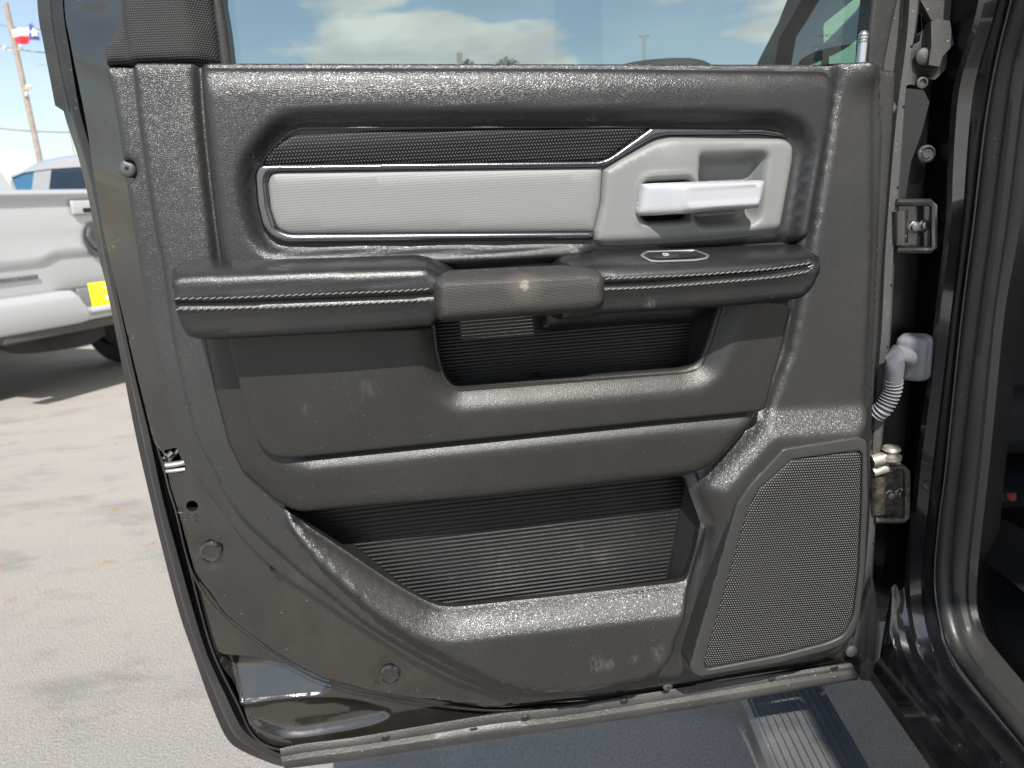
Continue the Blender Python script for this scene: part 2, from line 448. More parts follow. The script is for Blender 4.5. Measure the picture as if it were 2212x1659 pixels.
cl_ = g_.mix(g_.rng(wr, .024, .006), (.030, .028, .026), (.075, .068, .058)); cl_ = g_.mix(g_.rng(wr, .0095, .0062), cl_, (.22, .195, .16))
g_.l(cl_, b_.inputs['Base Color']); b_.inputs['Roughness'].default_value = .48
# woven pillar cloth
def dots(name, c1, c2, sc, rough, ca=0.0, rot=0.0, rad=(.25, .4), bump=.6, stretch=(1, 1, 1), spec=.5):
    m, t, b = nodes(name); g = G(t); v = g.co((sc*stretch[0], 0, sc*stretch[2]), (0, rot, 0))
    s_ = g.n('SeparateXYZ'); g.l(v, s_.inputs[0]); c = g.n('CombineXYZ')
    row = g.math('FLOOR', s_.outputs[2]); odd = g.math('MULTIPLY', g.math('FLOORED_MODULO', row, 2), .5)
    fx = g.math('SUBTRACT', g.math('FRACT', g.math('ADD', s_.outputs[0], odd)), .5); fz = g.math('SUBTRACT', g.math('FRACT', s_.outputs[2]), .5)
    if ca:   # slanted dashes leaning one way on even rows and the other on odd rows
        sg = g.math('SUBTRACT', g.math('MULTIPLY', odd, 4), 1); fx = g.math('ADD', fx, g.math('MULTIPLY', g.math('MULTIPLY', fz, sg), ca))
    d = g.math('SQRT', g.math('ADD', g.math('MULTIPLY', g.math('MULTIPLY', fx, fx), 1 if not ca else 4), g.math('MULTIPLY', fz, fz)))
    k = g.rng(d, rad[1], rad[0])
    g.l(g.mix(k, (*c1, 1), (*c2, 1)), b.inputs['Base Color']); g.l(g.bump(k, bump, .0012), b.inputs['Normal'])
    b.inputs['Roughness'].default_value = rough; b.inputs['Specular IOR Level'].default_value = spec
    return m
m_cloth = dots('woven_pillar_cloth', (.010, .010, .010), (.085, .085, .083), 520, .75, rad=(.12, .42))
m_mesh = dots('woven_metal_look_trim', (.002, .002, .003), (.16, .16, .155), 330, .45, ca=1.0, rad=(.20, .36), spec=.18)
m_grille = dots('speaker_mesh', (.002, .002, .002), (.24, .235, .225), 345, .42, rad=(.14, .36), rot=R(-4), bump=.9)
m_insert = dots('light_grey_textured_vinyl', (.172, .177, .172), (.208, .212, .206), 420, .5, rad=(.25, .5), bump=.15)
m_chrome, t_, b_ = nodes('brushed_dark_chrome'); g_ = G(t_)
b_.inputs['Metallic'].default_value = 1; b_.inputs['Base Color'].default_value = (.17, .17, .18, 1); b_.inputs['Roughness'].default_value = .24
g_.l(g_.bump(g_.noise(g_.co((1, 1, .04)), 900, 2), .25, .0004), b_.inputs['Normal'])
def glass(name, tint, gl=.0):
    m = bpy.data.materials.new(name); m.use_nodes = True; t = m.node_tree; t.nodes.clear(); g = G(t)
    o = g.n('OutputMaterial'); tr = g.n('BsdfTransparent'); tr.inputs[0].default_value = (*tint, 1)
    gl_ = g.n('BsdfGlossy'); gl_.inputs['Roughness'].default_value = .01; fr = g.n('Fresnel'); ge = g.n('NewGeometry'); g.l(g.math('SUBTRACT', 1.5, g.math('MULTIPLY', ge.outputs['Backfacing'], .83333)), fr.inputs[0])
    mx = g.n('MixShader'); g.l(g.math('ADD', fr.outputs[0], gl, clamp=True), mx.inputs[0]); g.l(tr.outputs[0], mx.inputs[1]); g.l(gl_.outputs[0], mx.inputs[2]); g.l(mx.outputs[0], o.inputs[0])
    return m
m_glass = glass('tinted_glass', (.42, .49, .475))
m_glass2 = glass('green_glass', (.86, .99, .82))
m_white = paint('silver_white_paint', (.40, .41, .42), .25, .06, 0, .1, 1, dirtc=(.45, .42, .37), dscale=1.2)
m_dglass = simple('dark_car_glass', (.015, .03, .05), .04, 0, .8, coat=1)
m_tyre = simple('tyre_rubber', (.022, .021, .020), .8, nz=(30, .3))
m_under = simple('underbody_steel', (.05, .045, .04), .7, .2, nz=(20, .4))
m_plate = simple('yellow_plate', (.85, .82, .02), .5)
m_pole = simple('weathered_wood', (.30, .25, .215), .85, nz=(8, .25))
m_greyp = simple('galvanised_pole', (.33, .33, .30), .6)
m_leaf = simple('leaves', (.05, .075, .03), .7)
m_mat = simple('rubber_floor_mat', (.028, .029, .032), .6, nz=(60, .25))
m_red = simple('red_button', (.22, .04, .025), .4)

# ---------------------------------------------------------------- ground
m_con, t_, b_ = nodes('sunlit_concrete'); g_ = G(t_); v_ = g_.co()
big = g_.rng(g_.noise(g_.co((.55, 1.4, 1), (0, 0, .2)), .9, 7, .62), .32, .68); fine = g_.rng(g_.noise(v_, 140, 6, .75), .35, .65)
med = g_.rng(g_.noise(v_, 14, 6, .6), .3, .7)
c_ = g_.mix(big, (.56, .525, .50), (.68, .61, .52)); c_ = g_.mix(g_.math('MULTIPLY', fine, .5), c_, (.16, .15, .145)); c_ = g_.mix(g_.math('MULTIPLY', med, .35), c_, (.46, .44, .40))
oil = g_.rng(g_.noise(g_.co((1, 2.2, 1), loc=(5, 2, 0)), 1.7, 8, .68), .52, .66); c_ = g_.mix(g_.math('MULTIPLY', oil, .42), c_, (.20, .185, .17))
grit = g_.rng(g_.noise(v_, 260, 4, .8), .45, .60); c_ = g_.mix(g_.math('MULTIPLY', grit, .6), c_, (.13, .125, .12))
sp = g_.rng(g_.vor(v_, 48, 1), .10, .04); c_ = g_.mix(g_.math('MULTIPLY', sp, .8), c_, (.72, .70, .64))
dk = g_.rng(g_.vor(g_.co(loc=(3, 1, 0)), 75, 1), .12, .05); c_ = g_.mix(g_.math('MULTIPLY', dk, .6), c_, (.10, .085, .07))
st = g_.math('MULTIPLY', g_.rng(g_.vor(g_.co((1, 1.6, 1), loc=(1.3, .2, 0)), 3.1, 1), .16, .06), g_.rng(g_.noise(v_, 30, 4), .42, .6))
c_ = g_.mix(g_.math('MULTIPLY', st, .7), c_, (.42, .22, .07))
g_.l(c_, b_.inputs['Base Color']); b_.inputs['Roughness'].default_value = .85
g_.l(g_.bump(g_.math('ADD', fine, g_.math('MULTIPLY', sp, 1.0)), .8, .006), b_.inputs['Normal'])
gr = mesh('ground', [(-400, -100, 0), (400, -100, 0), (400, 900, 0), (-400, 900, 0)], [[0, 1, 2, 3]], m_con, smooth=False)
tag(gr, None, None, kind='structure')

#==================================================================== THE OPEN DOOR
door = empty('truck_door', DM, 'open black pickup rear door seen from inside, charcoal trim with light grey insert', 'truck door')

# -- painted inner shell
INNER_L = [(145, -760), (143, -300), (146, 0), (160, 95), (178, 190), (197, 290), (213, 400), (232, 510), (262, 640), (300, 800), (340, 960), (375, 1080), (405, 1200),
           (436, 1324), (464, 1415), (513, 1516), (544, 1582), (579, 1610), (626, 1621)]
inl = crom(INNER_L, 6)
bot = [(730, 1600), (1065, 1544), (1235, 1525), (1512, 1484), (1700, 1458), (1832, 1436)]
right_e = [(1858, 1405), (1872, 1330), (1882, 1210), (1890, 1080), (1903, 860), (1914, 640), (1932, 380), (1945, 200), (1955, 60), (1962, -100)]
glassop = [(498, 155), (497, 137), (488, 60), (478, 0), (462, -300), (470, -640), (1860, -620), (1880, -300), (1884, 0), (1872, 80), (1868, 155)]
sp_ = [(x, y, 0) for x, y in inl] + [(x, y, 0) for x, y in bot] + [(x, y, 0) for x, y in right_e] + [(1960, -760, 0)]
SH = P(sp_, -.012); GO = P([(x, y, 0) for x, y in glassop], -.012)
RIDGE = LN([(352, 985), (366, 1050), (383, 1105), (419, 1237), (486, 1331), (591, 1411), (695, 1467), (835, 1502), (1065, 1530), (1300, 1512), (1500, 1484)], -.008)
RIN = P([(352, 985), (366, 1050), (383, 1105), (419, 1237), (486, 1331), (591, 1411), (695, 1467), (835, 1502), (1065, 1530), (1300, 1512), (1500, 1484), (1830, 1430), (1890, 1000), (1900, -900), (100, -900), (120, 0), (170, 300), (240, 700), (290, 900)], -.008)
REC1 = P([(466, 1418, 6), (545, 1424, 20), (640, 1445, 20), (720, 1480, 10), (700, 1505, 10), (512, 1526, 10)], -.012)
REC2 = P([(512, 1535, 10), (600, 1516, 60), (760, 1514, 60), (852, 1545, 24), (800, 1572, 60), (620, 1604, 60), (545, 1575, 20)], -.012)
RECT = P([(165, 30, 20), (250, 30, 20), (252, 52, 14), (180, 62, 20)], -.01)  # shallow stamping
R1LOW = D(560, 1530, -.012)[1]
REC1L = np.vstack([REC1, REC1[:1]]); REC2L = np.vstack([REC2, REC2[:1]])
def h_shell(Q, d):
    w_ = -.016+.011*ss(sdf(Q, RIN), -.004, .004)
    w_ = w_-(.0005+.42*np.clip(Q[:, 1]-R1LOW, 0, .05))*ss(sdf(Q, REC1), -.0005, .003)-.008*ss(sdf(Q, REC2), -.004, .010)-.0015*ss(sdf(Q, RECT), -.006, .010)
    w_ = w_+.0006*np.sin(Q[:, 1]*60+Q[:, 0]*40)*ss(Q[:, 1], .45, .6)*ss(-Q[:, 0], .3, .42)
    for (x, y, r) in ((455, 1193, .0125), (842, 1457, .0125)):
        c = np.array(D(x, y, -.005)); q = np.hypot(*(Q-c).T); w_ = w_-.0045*np.exp(-((q-r)/.0022)**2)
    return w_
hole_c = D(415, 1093, -.005)
HOLE = np.array([[hole_c[0]+.0062*math.cos(a), hole_c[1]+.0062*math.sin(a)] for a in np.linspace(0, 2*math.pi, 20, endpoint=False)])
LATCH = P([(355, 972, 3), (381, 966, 2), (402, 1010, 2), (398, 1020, 5), (366, 1020, 5)], -.006)
shell = relief('inner_shell', SH, h_shell, m_paint, door, step=.008, rings=(.002, .005), skirt=-.05, hskirt=('t', .008), holes=[GO, HOLE, LATCH], lines=[RIDGE, REC1L, REC2L], lo_=(-.006, -.0036, -.0016, -.0006, .0006, .0016, .0036, .006))
mb = MB(); mb.tube([Vector((p[0], .0045, p[1])) for p in RIDGE], .0011, 8); mb.build('shell_ridge', m_paint, door, True)
hb = MB(); c = Vector((hole_c[0], .0055, hole_c[1])); hb.lathe(c, (0, 1, 0), [(.0063, 0), (.0063, .02)])
hb.build('lock_hole', m_void, door, True)
# engraved lock symbols beside the hole (closed padlock, open padlock, walking child)
def engrave(lines, r=.00032, w_=-.0048):
    mb = MB()
    for l in lines: mb.tube([LV(x, y, w_) for x, y in l], r, 6)
    return mb
zz = lambda x, y: (345.6+x*.0651, 1042.3+y*.0651)
sy = engrave([[zz(*p) for p in l] for l in (
    [(600, 1000), (600, 860), (640, 815), (720, 815), (750, 860), (770, 1000), (600, 1000)], [(640, 900), (690, 890), (725, 880), (720, 850)],
    [(745, 1240), (750, 1150), (860, 1135), (870, 1070), (920, 1045), (985, 1100)], [(745, 1240), (900, 1240), (905, 1150), (860, 1135)],
    [(1085, 1200), (1150, 1140), (1145, 1070), (1180, 1050), (1210, 1075), (1215, 1130), (1300, 1170), (1250, 1180), (1215, 1170), (1215, 1240), (1275, 1305), (1245, 1320), (1200, 1250), (1160, 1320), (1150, 1300), (1165, 1190), (1085, 1200)])])
sy.build('lock_symbols', m_flange, door, True)
for x, y in ((455, 1193), (842, 1457)):
    mb = MB(); cc = D(x, y, -.004); mb.lathe((cc[0], .0058, cc[1]), (0, -1, 0), [(.0125, 0), (.0120, .0015), (.0095, .0030), (.0085, .0026), (.004, .0026), (.0005, .0026)], 28)
    mb.build('body_plug', m_paint, door, True)
# latch
mb = MB(); mb.prism([LV(350, 965, -.03), LV(408, 962, -.03), LV(408, 1028, -.03), LV(350, 1028, -.03)], (0, .012, 0)); la = mb.build('door_latch', m_void, door, True, smooth=False)
mb = MB(); mb.tube([LV(356, 1006, -.008), LV(366, 992, -.014), LV(378, 980, -.02), LV(384, 970, -.02)], .0030, 8); mb.tube([LV(358, 1005, -.006), LV(378, 1003, -.006), LV(400, 998, -.006)], .0032, 8)
mb.tube([LV(358, 1018, -.006), LV(380, 1016, -.005), LV(400, 1013, -.006)], .0022, 8); mb.tube([LV(357, 990, -.012), LV(372, 974, -.012)], .0028, 8)
mb.build('latch_claw', m_zinc, la, True)

# -- outer skin hem, seals round the left and bottom edge (lofted lines)
def DL(pts, w_, m=7): return [LV(x, y, w_) for x, y in crom(pts, m)]
def dline(pts, w_, n):
    a = resample(np.array([tuple(v) for v in DL(pts, w_)]), .01)
    t = np.linspace(0, len(a)-1, n); i = np.arange(len(a))
    return [Vector((np.interp(x, i, a[:, 0]), np.interp(x, i, a[:, 1]), np.interp(x, i, a[:, 2]))) for x in t]
E0 = [(95, -760), (88, -300), (96, 0), (110, 110), (137, 240), (167, 333), (192, 433), (213, 553), (230, 620), (267, 807), (293, 940), (325, 1080), (355, 1204), (387, 1324), (420, 1420), (454, 1516), (489, 1594), (521, 1621), (591, 1651), (627, 1659)]
E1 = [(108, -760), (100, -300), (108, 0), (122, 110), (149, 240), (176, 333), (202, 433), (224, 553), (243, 640), (279, 807), (306, 940), (337, 1080), (366, 1200), (398, 1320), (432, 1418), (467, 1508), (500, 1580), (530, 1608), (596, 1640), (627, 1647)]
E2 = [(132, -760), (128, -300), (135, 0), (150, 110), (172, 240), (198, 333), (215, 433), (236, 553), (254, 640), (290, 807), (322, 940), (352, 1080), (384, 1200), (418, 1322), (448, 1416), (488, 1504), (520, 1570), (552, 1600), (604, 1628), (627, 1632)]
E3 = INNER_L
NN = 150
l0 = dline(E0, -.060, NN); l1 = dline(E1, -.052, NN); l1b = dline(E1, -.044, NN); l2 = dline(E2, -.030, NN); l3 = dline(E3, -.012, NN)
MB().loft([l0, l1]).build('outer_skin_hem', m_paint2, door, True)
l0b = [p+Vector((.02, .012, 0)) for p in l0]; MB().loft([l0b, l0]).build('outer_skin_edge', m_paint2, door, True)
rb = MB().loft([l1, l1b, [(a+b)/2+Vector((0, -.004, 0)) for a, b in zip(l1b, l2)], l2]); rb.build('edge_seal', m_rubber, door, True)
LX = lambda t, y: [(a*(1-t)+b*t)+Vector((0, y, 0)) for a, b in zip(l2, l3)]
MB().loft([l2, LX(.12, .028), LX(.34, .028), LX(.40, .002), LX(.55, -.001), LX(.60, .010), LX(.72, .012), LX(.80, .001), l3]).build('edge_flange', m_flange, door, True)
mb = MB(); mb.tube([p+Vector((0, -.0015, 0)) for p in l3[18:]], .0013, 8); mb.build('seam_bead', m_flange, door, True)
# overlapping upper rubber lip at far left
lip = [(78, -760), (72, -300), (80, 0), (95, 100), (108, 170), (119, 228)]; lip2 = [(112, -760), (108, -300), (112, 0), (124, 100), (136, 180), (142, 243)]
a0 = dline(lip, -.052, 60); a1 = dline(lip2, -.052, 60); a2 = dline(lip2, -.046, 60); a3 = dline(lip, -.046, 60)
mb = MB().loft([a0, a3, a2, a1, a0]); mb.F.append([59, 119, 179, 239]); mb.build('upper_edge_seal', m_rubber, door, True)
# bottom seal: upper facet and lower roll
T0 = [(605, 1617), (660, 1606), (760, 1594), (900, 1570), (1065, 1543), (1235, 1524), (1512, 1479), (1700, 1452), (1838, 1432)]
T1 = [(607, 1634), (660, 1624), (760, 1611), (900, 1590), (1065, 1563), (1235, 1543), (1512, 1498), (1700, 1466), (1846, 1444)]
T2 = [(620, 1660), (665, 1655), (760, 1642), (900, 1622), (1065, 1598), (1235, 1572), (1512, 1528), (1700, 1494), (1850, 1469)]
b0 = dline(T0, .000, 90); b1 = dline(T1, .004, 90); b1a = dline(T1, .002, 90); b2 = dline(T2, .002, 90); b3 = [p+Vector((0, .014, -.002)) for p in b2]
mid1 = [(a+b)/2+Vector((0, -.006, 0)) for a, b in zip(b1, b2)]
mb = MB().loft([b0, [(a+b)/2+Vector((0, -.0015, 0)) for a, b in zip(b0, b1)], b1, b1a, [a*.75+b*.25+Vector((0, -.004, 0)) for a, b in zip(b1, b2)], mid1, [a*.25+b*.75+Vector((0, -.0045, 0)) for a, b in zip(b1, b2)], b2, b3])
bs = mb.build('bottom_seal', m_dustseal, door, True)
for x, y in ((833, 1595), (1023, 1577), (1135, 1552), (1348, 1516), (1667, 1467), (1900-98, 1444)):
    mb = MB(); cc = LV(x, y, .0035); mb.lathe(cc, (0, -1, -.3), [(.0055, 0), (.005, .0008), (.003, .0014), (.0003, .0016)], 18); mb.build('seal_clip', m_rubber, bs, True)
# hinge side seal strip with its corner boot
S0 = [(1990, -760), (1975, -200), (1965, 0), (1957, 100), (1943, 200), (1932, 300), (1921, 430), (1912, 553), (1906, 690), (1898, 800), (1887, 950), (1878, 1120), (1868, 1240), (1852, 1330), (1832, 1380)]
S1 = [(2012, -760), (1996, -200), (1986, 0), (1976, 80), (1960, 150), (1953, 250), (1945, 400), (1933, 553), (1926, 690), (1916, 830), (1906, 950), (1895, 1080), (1886, 1240), (1889, 1300), (1896, 1390)]
s0 = dline(S0, -.008, 90); s1 = dline(S1, -.012, 90); sm = [(a+b)/2+Vector((0, -.005, 0)) for a, b in zip(s0, s1)]
s2 = [p+Vector((0, .02, 0)) for p in s1]; s00 = [p+Vector((0, .012, 0)) for p in s0]
mb = MB().loft([s00, s0, sm, s1, s2]); hs_ = mb.build('hinge_side_seal', m_greyseal, door, True)
for y in (88, 234, 411, 608, 738, 889, 1031, 1170, 1305):
    i = min(range(90), key=lambda k: abs((D(1930, y, 0)[1])-s0[k].z)); cc = sm[i]; mb = MB(); mb.lathe(cc+Vector((0, .0006, 0)), (0, -1, 0), [(.0016, 0), (.0012, .0012), (.0002, .0013)], 10); mb.build('seal_pinhole', m_void, hs_, True)
cb = P([(1856, 1310, 10), (1880, 1240, 10), (1892, 1300, 20), (1897, 1350, 20), (1893, 1410, 20), (1886, 1440, 8), (1884, 1465, 6), (1858, 1468, 4), (1848, 1445, 8), (1858, 1425, 6), (1846, 1412, 8), (1828, 1398, 6)], -.006)
relief('corner_boot', cb, lambda Q, d: -.004+.006*dome(np.maximum(d if d is not None else .01, 0), .008)+.0012*np.sin(Q[:, 0]*520), m_dustseal, door, step=.004, skirt=-.03)
mb = MB(); cc = LV(1839, 1406, .0015); mb.lathe(cc, (0, -1, 0), [(.0085, 0), (.008, .002), (.006, .0035), (.0005, .004)], 20); mb.build('seal_rivet', m_greyseal, door, True)
# skin behind the shell so the door is a closed panel
bk = [(x, y, 0) for x, y in crom(E0, 4)] + [(760, 1645, 0), (1065, 1590, 0), (1605, 1500, 0), (1850, 1455, 0), (1890, 1080, 0), (1912, 640, 0), (1945, 200, 0), (1975, -760, 0)]
relief('outer_skin', P(bk, -.062), lambda Q, d: np.full(len(Q), -.064), m_paint2, door, step=.05, rings=(), holes=[P([(x, y, 0) for x, y in glassop], -.062)])

# -- window: glass, rubber runs, pillar trim
gl = mesh('window_glass', [(p[0], .024, p[1]) for p in P([(440, 170), (420, -700), (1900, -700), (1900, 170)], -.024)], [[0, 1, 2, 3]], m_glass, door, True, smooth=False)
run = P([(450, -700), (450, -300), (452, 0), (470, 137), (472, 160), (500, 160), (498, 137), (489, 60), (479, 0), (462, -300), (470, -640), (470, -700)], .004)
relief('window_run', run, lambda Q, d: .000+.004*dome(np.maximum(d, 0) if d is not None else 0, .006), m_rubber, door, step=.008, skirt=-.020)
run2 = P([(1884, -700), (1884, -300), (1883, 0), (1876, 60), (1870, 160), (1909, 160), (1909, 140), (1925, 60), (1938, 0), (1950, -300), (1955, -700)], .0)
relief('window_run', run2, lambda Q, d: .000+.003*dome(np.maximum(d, 0) if d is not None else 0, .006), m_rubber, door, step=.008, skirt=-.020)
relief('window_run', P([(455, -640), (455, -690), (1950, -690), (1950, -620), (1860, -610)], .0), lambda Q, d: .000+.003*dome(np.maximum(d, 0) if d is not None else 0, .006), m_rubber, door, step=.012, skirt=-.03)
FOLD = LN([(262, -700), (264, -200), (268, 0), (275, 60), (281, 100), (284, 145)], .02); FOLD2 = LN([(405, -700), (410, -200), (416, 0), (430, 70), (440, 145)], .02)
pil = P([(252, -700), (254, -200), (256, 0), (258, 38, 12), (252, 57, 14), (225, 88, 12), (221, 112, 10), (224, 139, 3), (470, 137), (462, 70), (452, 0), (449, -300), (449, -700)], .018)
def h_pil(Q, d):
    dd = 0 if d is None else d
    w_ = .006+.012*dome(dd, .006)+.007*ss(Q[:, 0]-np.interp(Q[:, 1], FOLD[::-1, 1], FOLD[::-1, 0]), -.004, .004)
    x2 = Q[:, 0]-np.interp(Q[:, 1], FOLD2[::-1, 1], FOLD2[::-1, 0]); return w_-.014*ss(x2, -.010, .012)
relief('pillar_trim', pil, h_pil, m_cloth, door, step=.006, skirt=-.005, lines=[FOLD])

# etched glass marking, mirrored because it is read from inside
def text_mb(body, size, weight=0):
    cu = bpy.data.curves.new('t', 'FONT'); cu.body = body; cu.size = size; cu.resolution_u = 2; cu.offset = weight
    ob = bpy.data.objects.new('t', cu); me = bpy.data.meshes.new_from_object(ob)
    V = [v.co.copy() for v in me.vertices]; Fc = [list(p.vertices) for p in me.polygons]
    bpy.data.objects.remove(ob); bpy.data.curves.remove(cu); bpy.data.meshes.remove(me); return V, Fc
def mirrored(mb, body, px, py, hpx, width_px):
    """text whose first letter stands at the right, px/py = its right lower end"""
    o_ = LV(px, py, -.0235); q = LV(px-width_px, py, -.0235); size = hpx/1534*.8
    V, Fc = text_mb(body, size); wd = max(v.x for v in V); s_ = (o_.x-q.x)/wd
    mb.add([Vector((o_.x-v.x*s_, o_.y, o_.z+v.y)) for v in V], Fc)
mk = MB()
mirrored(mk, 'MOPAR', 1805, 80, 9, 38); mirrored(mk, '43R-000265', 1792, 102, 7, 38); mirrored(mk, 'TRANSP 70% MIN', 1791, 109, 5, 40); mirrored(mk, 'E11', 1806, 102, 6, 9)
cc = LV(1802.5, 99.5, -.0235)
ring = [cc+Vector((math.cos(a)*.0034, 0, math.sin(a)*.0040)) for a in np.linspace(0, 2*math.pi, 28)]; mk.tube(ring, .00018, 4, caps=False)
st_c = LV(1815.5, 83.5, -.0235)
pent = [st_c+Vector((math.sin(2*math.pi*k/5)*.0034, 0, math.cos(2*math.pi*k/5)*.0040)) for k in range(5)]
star = []
for k in range(10):
    rr = .0030 if k % 2 == 0 else .0010; a = math.pi*k/5; star.append(st_c+Vector((math.sin(a)*rr, 0, math.cos(a)*rr*1.15)))
k0 = len(mk.V); mk.V += pent+star
for k in range(5):   # pentagon with the star cut out of it
    mk.F.append([k0+k, k0+(k+1) % 5, k0+5+(2*k+2) % 10, k0+5+2*k+1]); mk.F.append([k0+k, k0+5+2*k+1, k0+5+2*k])
m_mark = simple('etched_marking', (.03, .04, .04), .6)
mk.build('glass_marking', m_mark, gl, True, smooth=False)

# -- main hard trim panel
POCK = [(612, 1100, 0), (640, 1120, 8), (745, 1188, 110), (850, 1260, 70), (935, 1306, 30), (975, 1312, 30), (1470, 1258, 14), (1486, 1248, 12), (1500, 1200, 20), (1513, 1130, 4), (1484, 1038, 0), (1420, 1020, 0), (640, 1085, 0)]
POCKET = P([(x, y, r, .036) for x, y, r in POCK])
OUT = [(224, 143, 3), (1600, 145), (1893, 147), (1935, 152, 6), (1938, 160), (1929, 300), (1910, 553), (1901, 700), (1891, 840), (1884, 930), (1880, 1080), (1872, 1240, 20), (1858, 1342, 30), (1838, 1388, 25), (1800, 1410, 30), (1686, 1440), (1512, 1472), (1440, 1483), (1300, 1500), (1160, 1512, 30), (1065, 1502), (970, 1470), (887, 1429), (758, 1345), (695, 1303), (600, 1240), (549, 1195), (500, 1142), (467, 1093), (430, 1045), (407, 1010), (387, 950), (362, 870), (340, 793), (318, 700), (302, 600), (293, 540), (284, 480), (271, 400), (290, 386, 10), (294, 366, 14), (286, 346, 10), (264, 345), (252, 270), (240, 200)]
CAR = P([(*p, 0)[:3] for p in OUT], .014)
R1p = [(284, 100), (285, 143), (300, 277), (333, 500), (347, 560), (370, 727), (393, 840), (420, 940), (460, 1023), (500, 1098), (549, 1146), (640, 1227), (702, 1275), (790, 1345), (940, 1432), (1065, 1487), (1156, 1500), (1440, 1466), (1500, 1458), (1686, 1430), (1800, 1400), (1850, 1340), (1868, 1240), (1876, 1080), (1880, 900), (1895, 560), (1905, 300), (1895, 100)]
R1 = P([(x, y, 0) for x, y in crom(R1p[:16], 5)]+[(x, y, 0) for x, y in R1p[16:]], .022)
GRV = LN([(428, 60), (433, 143), (440, 250), (455, 400), (474, 553), (484, 640), (488, 720)], .024)
R2 = P([(1803, 60), (1800, 165), (1774, 350), (1742, 545), (1700, 760), (1648, 900, 20), (1500, 1050, 20), (1528, 1160, 20), (1490, 1460), (1860, 1440), (1880, 900), (1898, 500), (1898, 60)], .04)
R3 = P([(1646, 893, 20), (1900, 880), (1886, 1050), (1880, 1240), (1850, 1360), (1780, 1420), (1480, 1470), (1536, 1160, 20), (1508, 1052, 20)], .05)
FL = P([(x, y, 0) for x, y in crom([(598, 1070), (606, 1140), (655, 1208), (720, 1266), (800, 1334), (870, 1380), (945, 1420), (1070, 1482)], 6)]+[ (1160, 1508, 60), (1270, 1500), (1412, 1474, 40), (1452, 1440, 30), (1486, 1350), (1548, 1150, 20), (1500, 1060), (1420, 1060), (640, 1140)], .058)
R1L = LN([(285, 146)]+R1p[2:16], .022, 4); R2L = LN([(1801, 152), (1800, 165), (1774, 350), (1742, 545), (1700, 760), (1650, 892)], .04, 4); FLL = LN([(655, 1212), (720, 1262), (800, 1335), (945, 1420), (1070, 1482), (1160, 1503), (1270, 1496), (1400, 1474), (1445, 1445), (1486, 1350), (1546, 1155)], .058, 4)
def h_car(Q, d):
    dd = .01 if d is None else d
    w_ = .010+.004*dome(dd, .004)
    w_ = w_+.017*ss(sdf(Q, R1), -.001, .006)
    w_ = w_-.007*np.exp(-(ldist(Q, GRV)/.0045)**2)
    w_ = w_+.009*ramp(sdf(Q, R2), .0005, .0085, .0007)
    w_ = w_+.018*ramp(sdf(Q, R3), .001, .025, .003)
    dh = np.maximum(-sdf(Q, POCKET), 0); f = ss(sdf(Q, FL), -.002, .009)
    w_ = w_*(1-f)+f*(.042+.020*ramp(dh, .003, .026, .002)-.006*(1-ss(dh, 0, .006)))
    q = np.hypot(*(Q-np.array(D(1868, 150, .04))).T); w_ = w_+.010*np.exp(-(q/.018)**2)      # swelling under the lock pin
    return w_
relief('trim_panel', CAR, h_car, m_hard, door, step=.0052, rings=(.0012, .003), skirt=-.004, hskirt=('t', .008), holes=[POCKET, P([(936, 616), (1575, 612), (1560, 720), (1540, 800), (1500, 830), (985, 860), (955, 820), (938, 740)], .03), P([(1372, 372), (1420, 330), (1690, 318), (1690, 340), (1662, 505), (1372, 505)], .03)], lines=[GRV, R1L, R2L, FLL], lo_=(-.0055, -.0032, -.0013, 0, .0013, .0032, .0055))

# -- lower pocket: liner, ribs
mb = MB(); mb.prism([LV(600, 1060, -.002), LV(1560, 1000, -.002), LV(1530, 1400, -.002), LV(930, 1430, -.002)], (0, .004, 0)); pk = mb.build('pocket_liner', m_smooth, door, True, smooth=False)
def ribs(name, poly, w_, pitch, hgt, m, parent, tilt=0.0):
    """horizontal ribs clipped to a convex outline"""
    a = np.array([D(x, y, w_) for x, y in poly]); v0, v1 = a[:, 1].min(), a[:, 1].max(); n = int((v1-v0)/pitch); V = []; Fc = []
    def span(v):
        xs = []
        for p, q in zip(a, np.roll(a, -1, 0)):
            if (p[1]-v)*(q[1]-v) <= 0 and abs(p[1]-q[1]) > 1e-9: xs.append(p[0]+(q[0]-p[0])*(v-p[1])/(q[1]-p[1]))
        return (min(xs), max(xs)) if len(xs) > 1 else None
    for i in range(n):
        vb = v0+(i+.5)*pitch; pr = [(0, 0), (.10, .6), (.26, 1), (.42, .6), (.52, 0)]
        k = len(V); ok = True; rows = []
        for f, hh in pr:
            s_ = span(vb+f*pitch)
            if s_ is None or s_[1]-s_[0] < .004: ok = False; break
            rows.append([(s_[0], -(w_+.00005), vb+f*pitch), (s_[0]+.002, -(w_+hh*hgt), vb+f*pitch), (s_[1]-.002, -(w_+hh*hgt), vb+f*pitch), (s_[1], -(w_+.00005), vb+f*pitch)])
        if not ok: continue
        for r_ in rows: V += r_
        for j in range(4):
            for q in range(3): Fc.append([k+j*4+q, k+j*4+q+1, k+(j+1)*4+q+1, k+(j+1)*4+q])
    return mesh(name, V, Fc, m, parent, local=True)
ribs('pocket_ribs', [(676, 1102), (1486, 1016), (1424, 1320), (985, 1360)], -.0018, .0051, .0022, m_rib, pk)
mb = MB(); mb.prism([LV(1484, 1020, .0), LV(1440, 1270, .0), LV(1500, 1262, .03), LV(1530, 1120, .036), LV(1500, 1010, .036)], (.002, .001, 0)); mb.build('pocket_side_wall', m_smooth, pk, True, smooth=False)

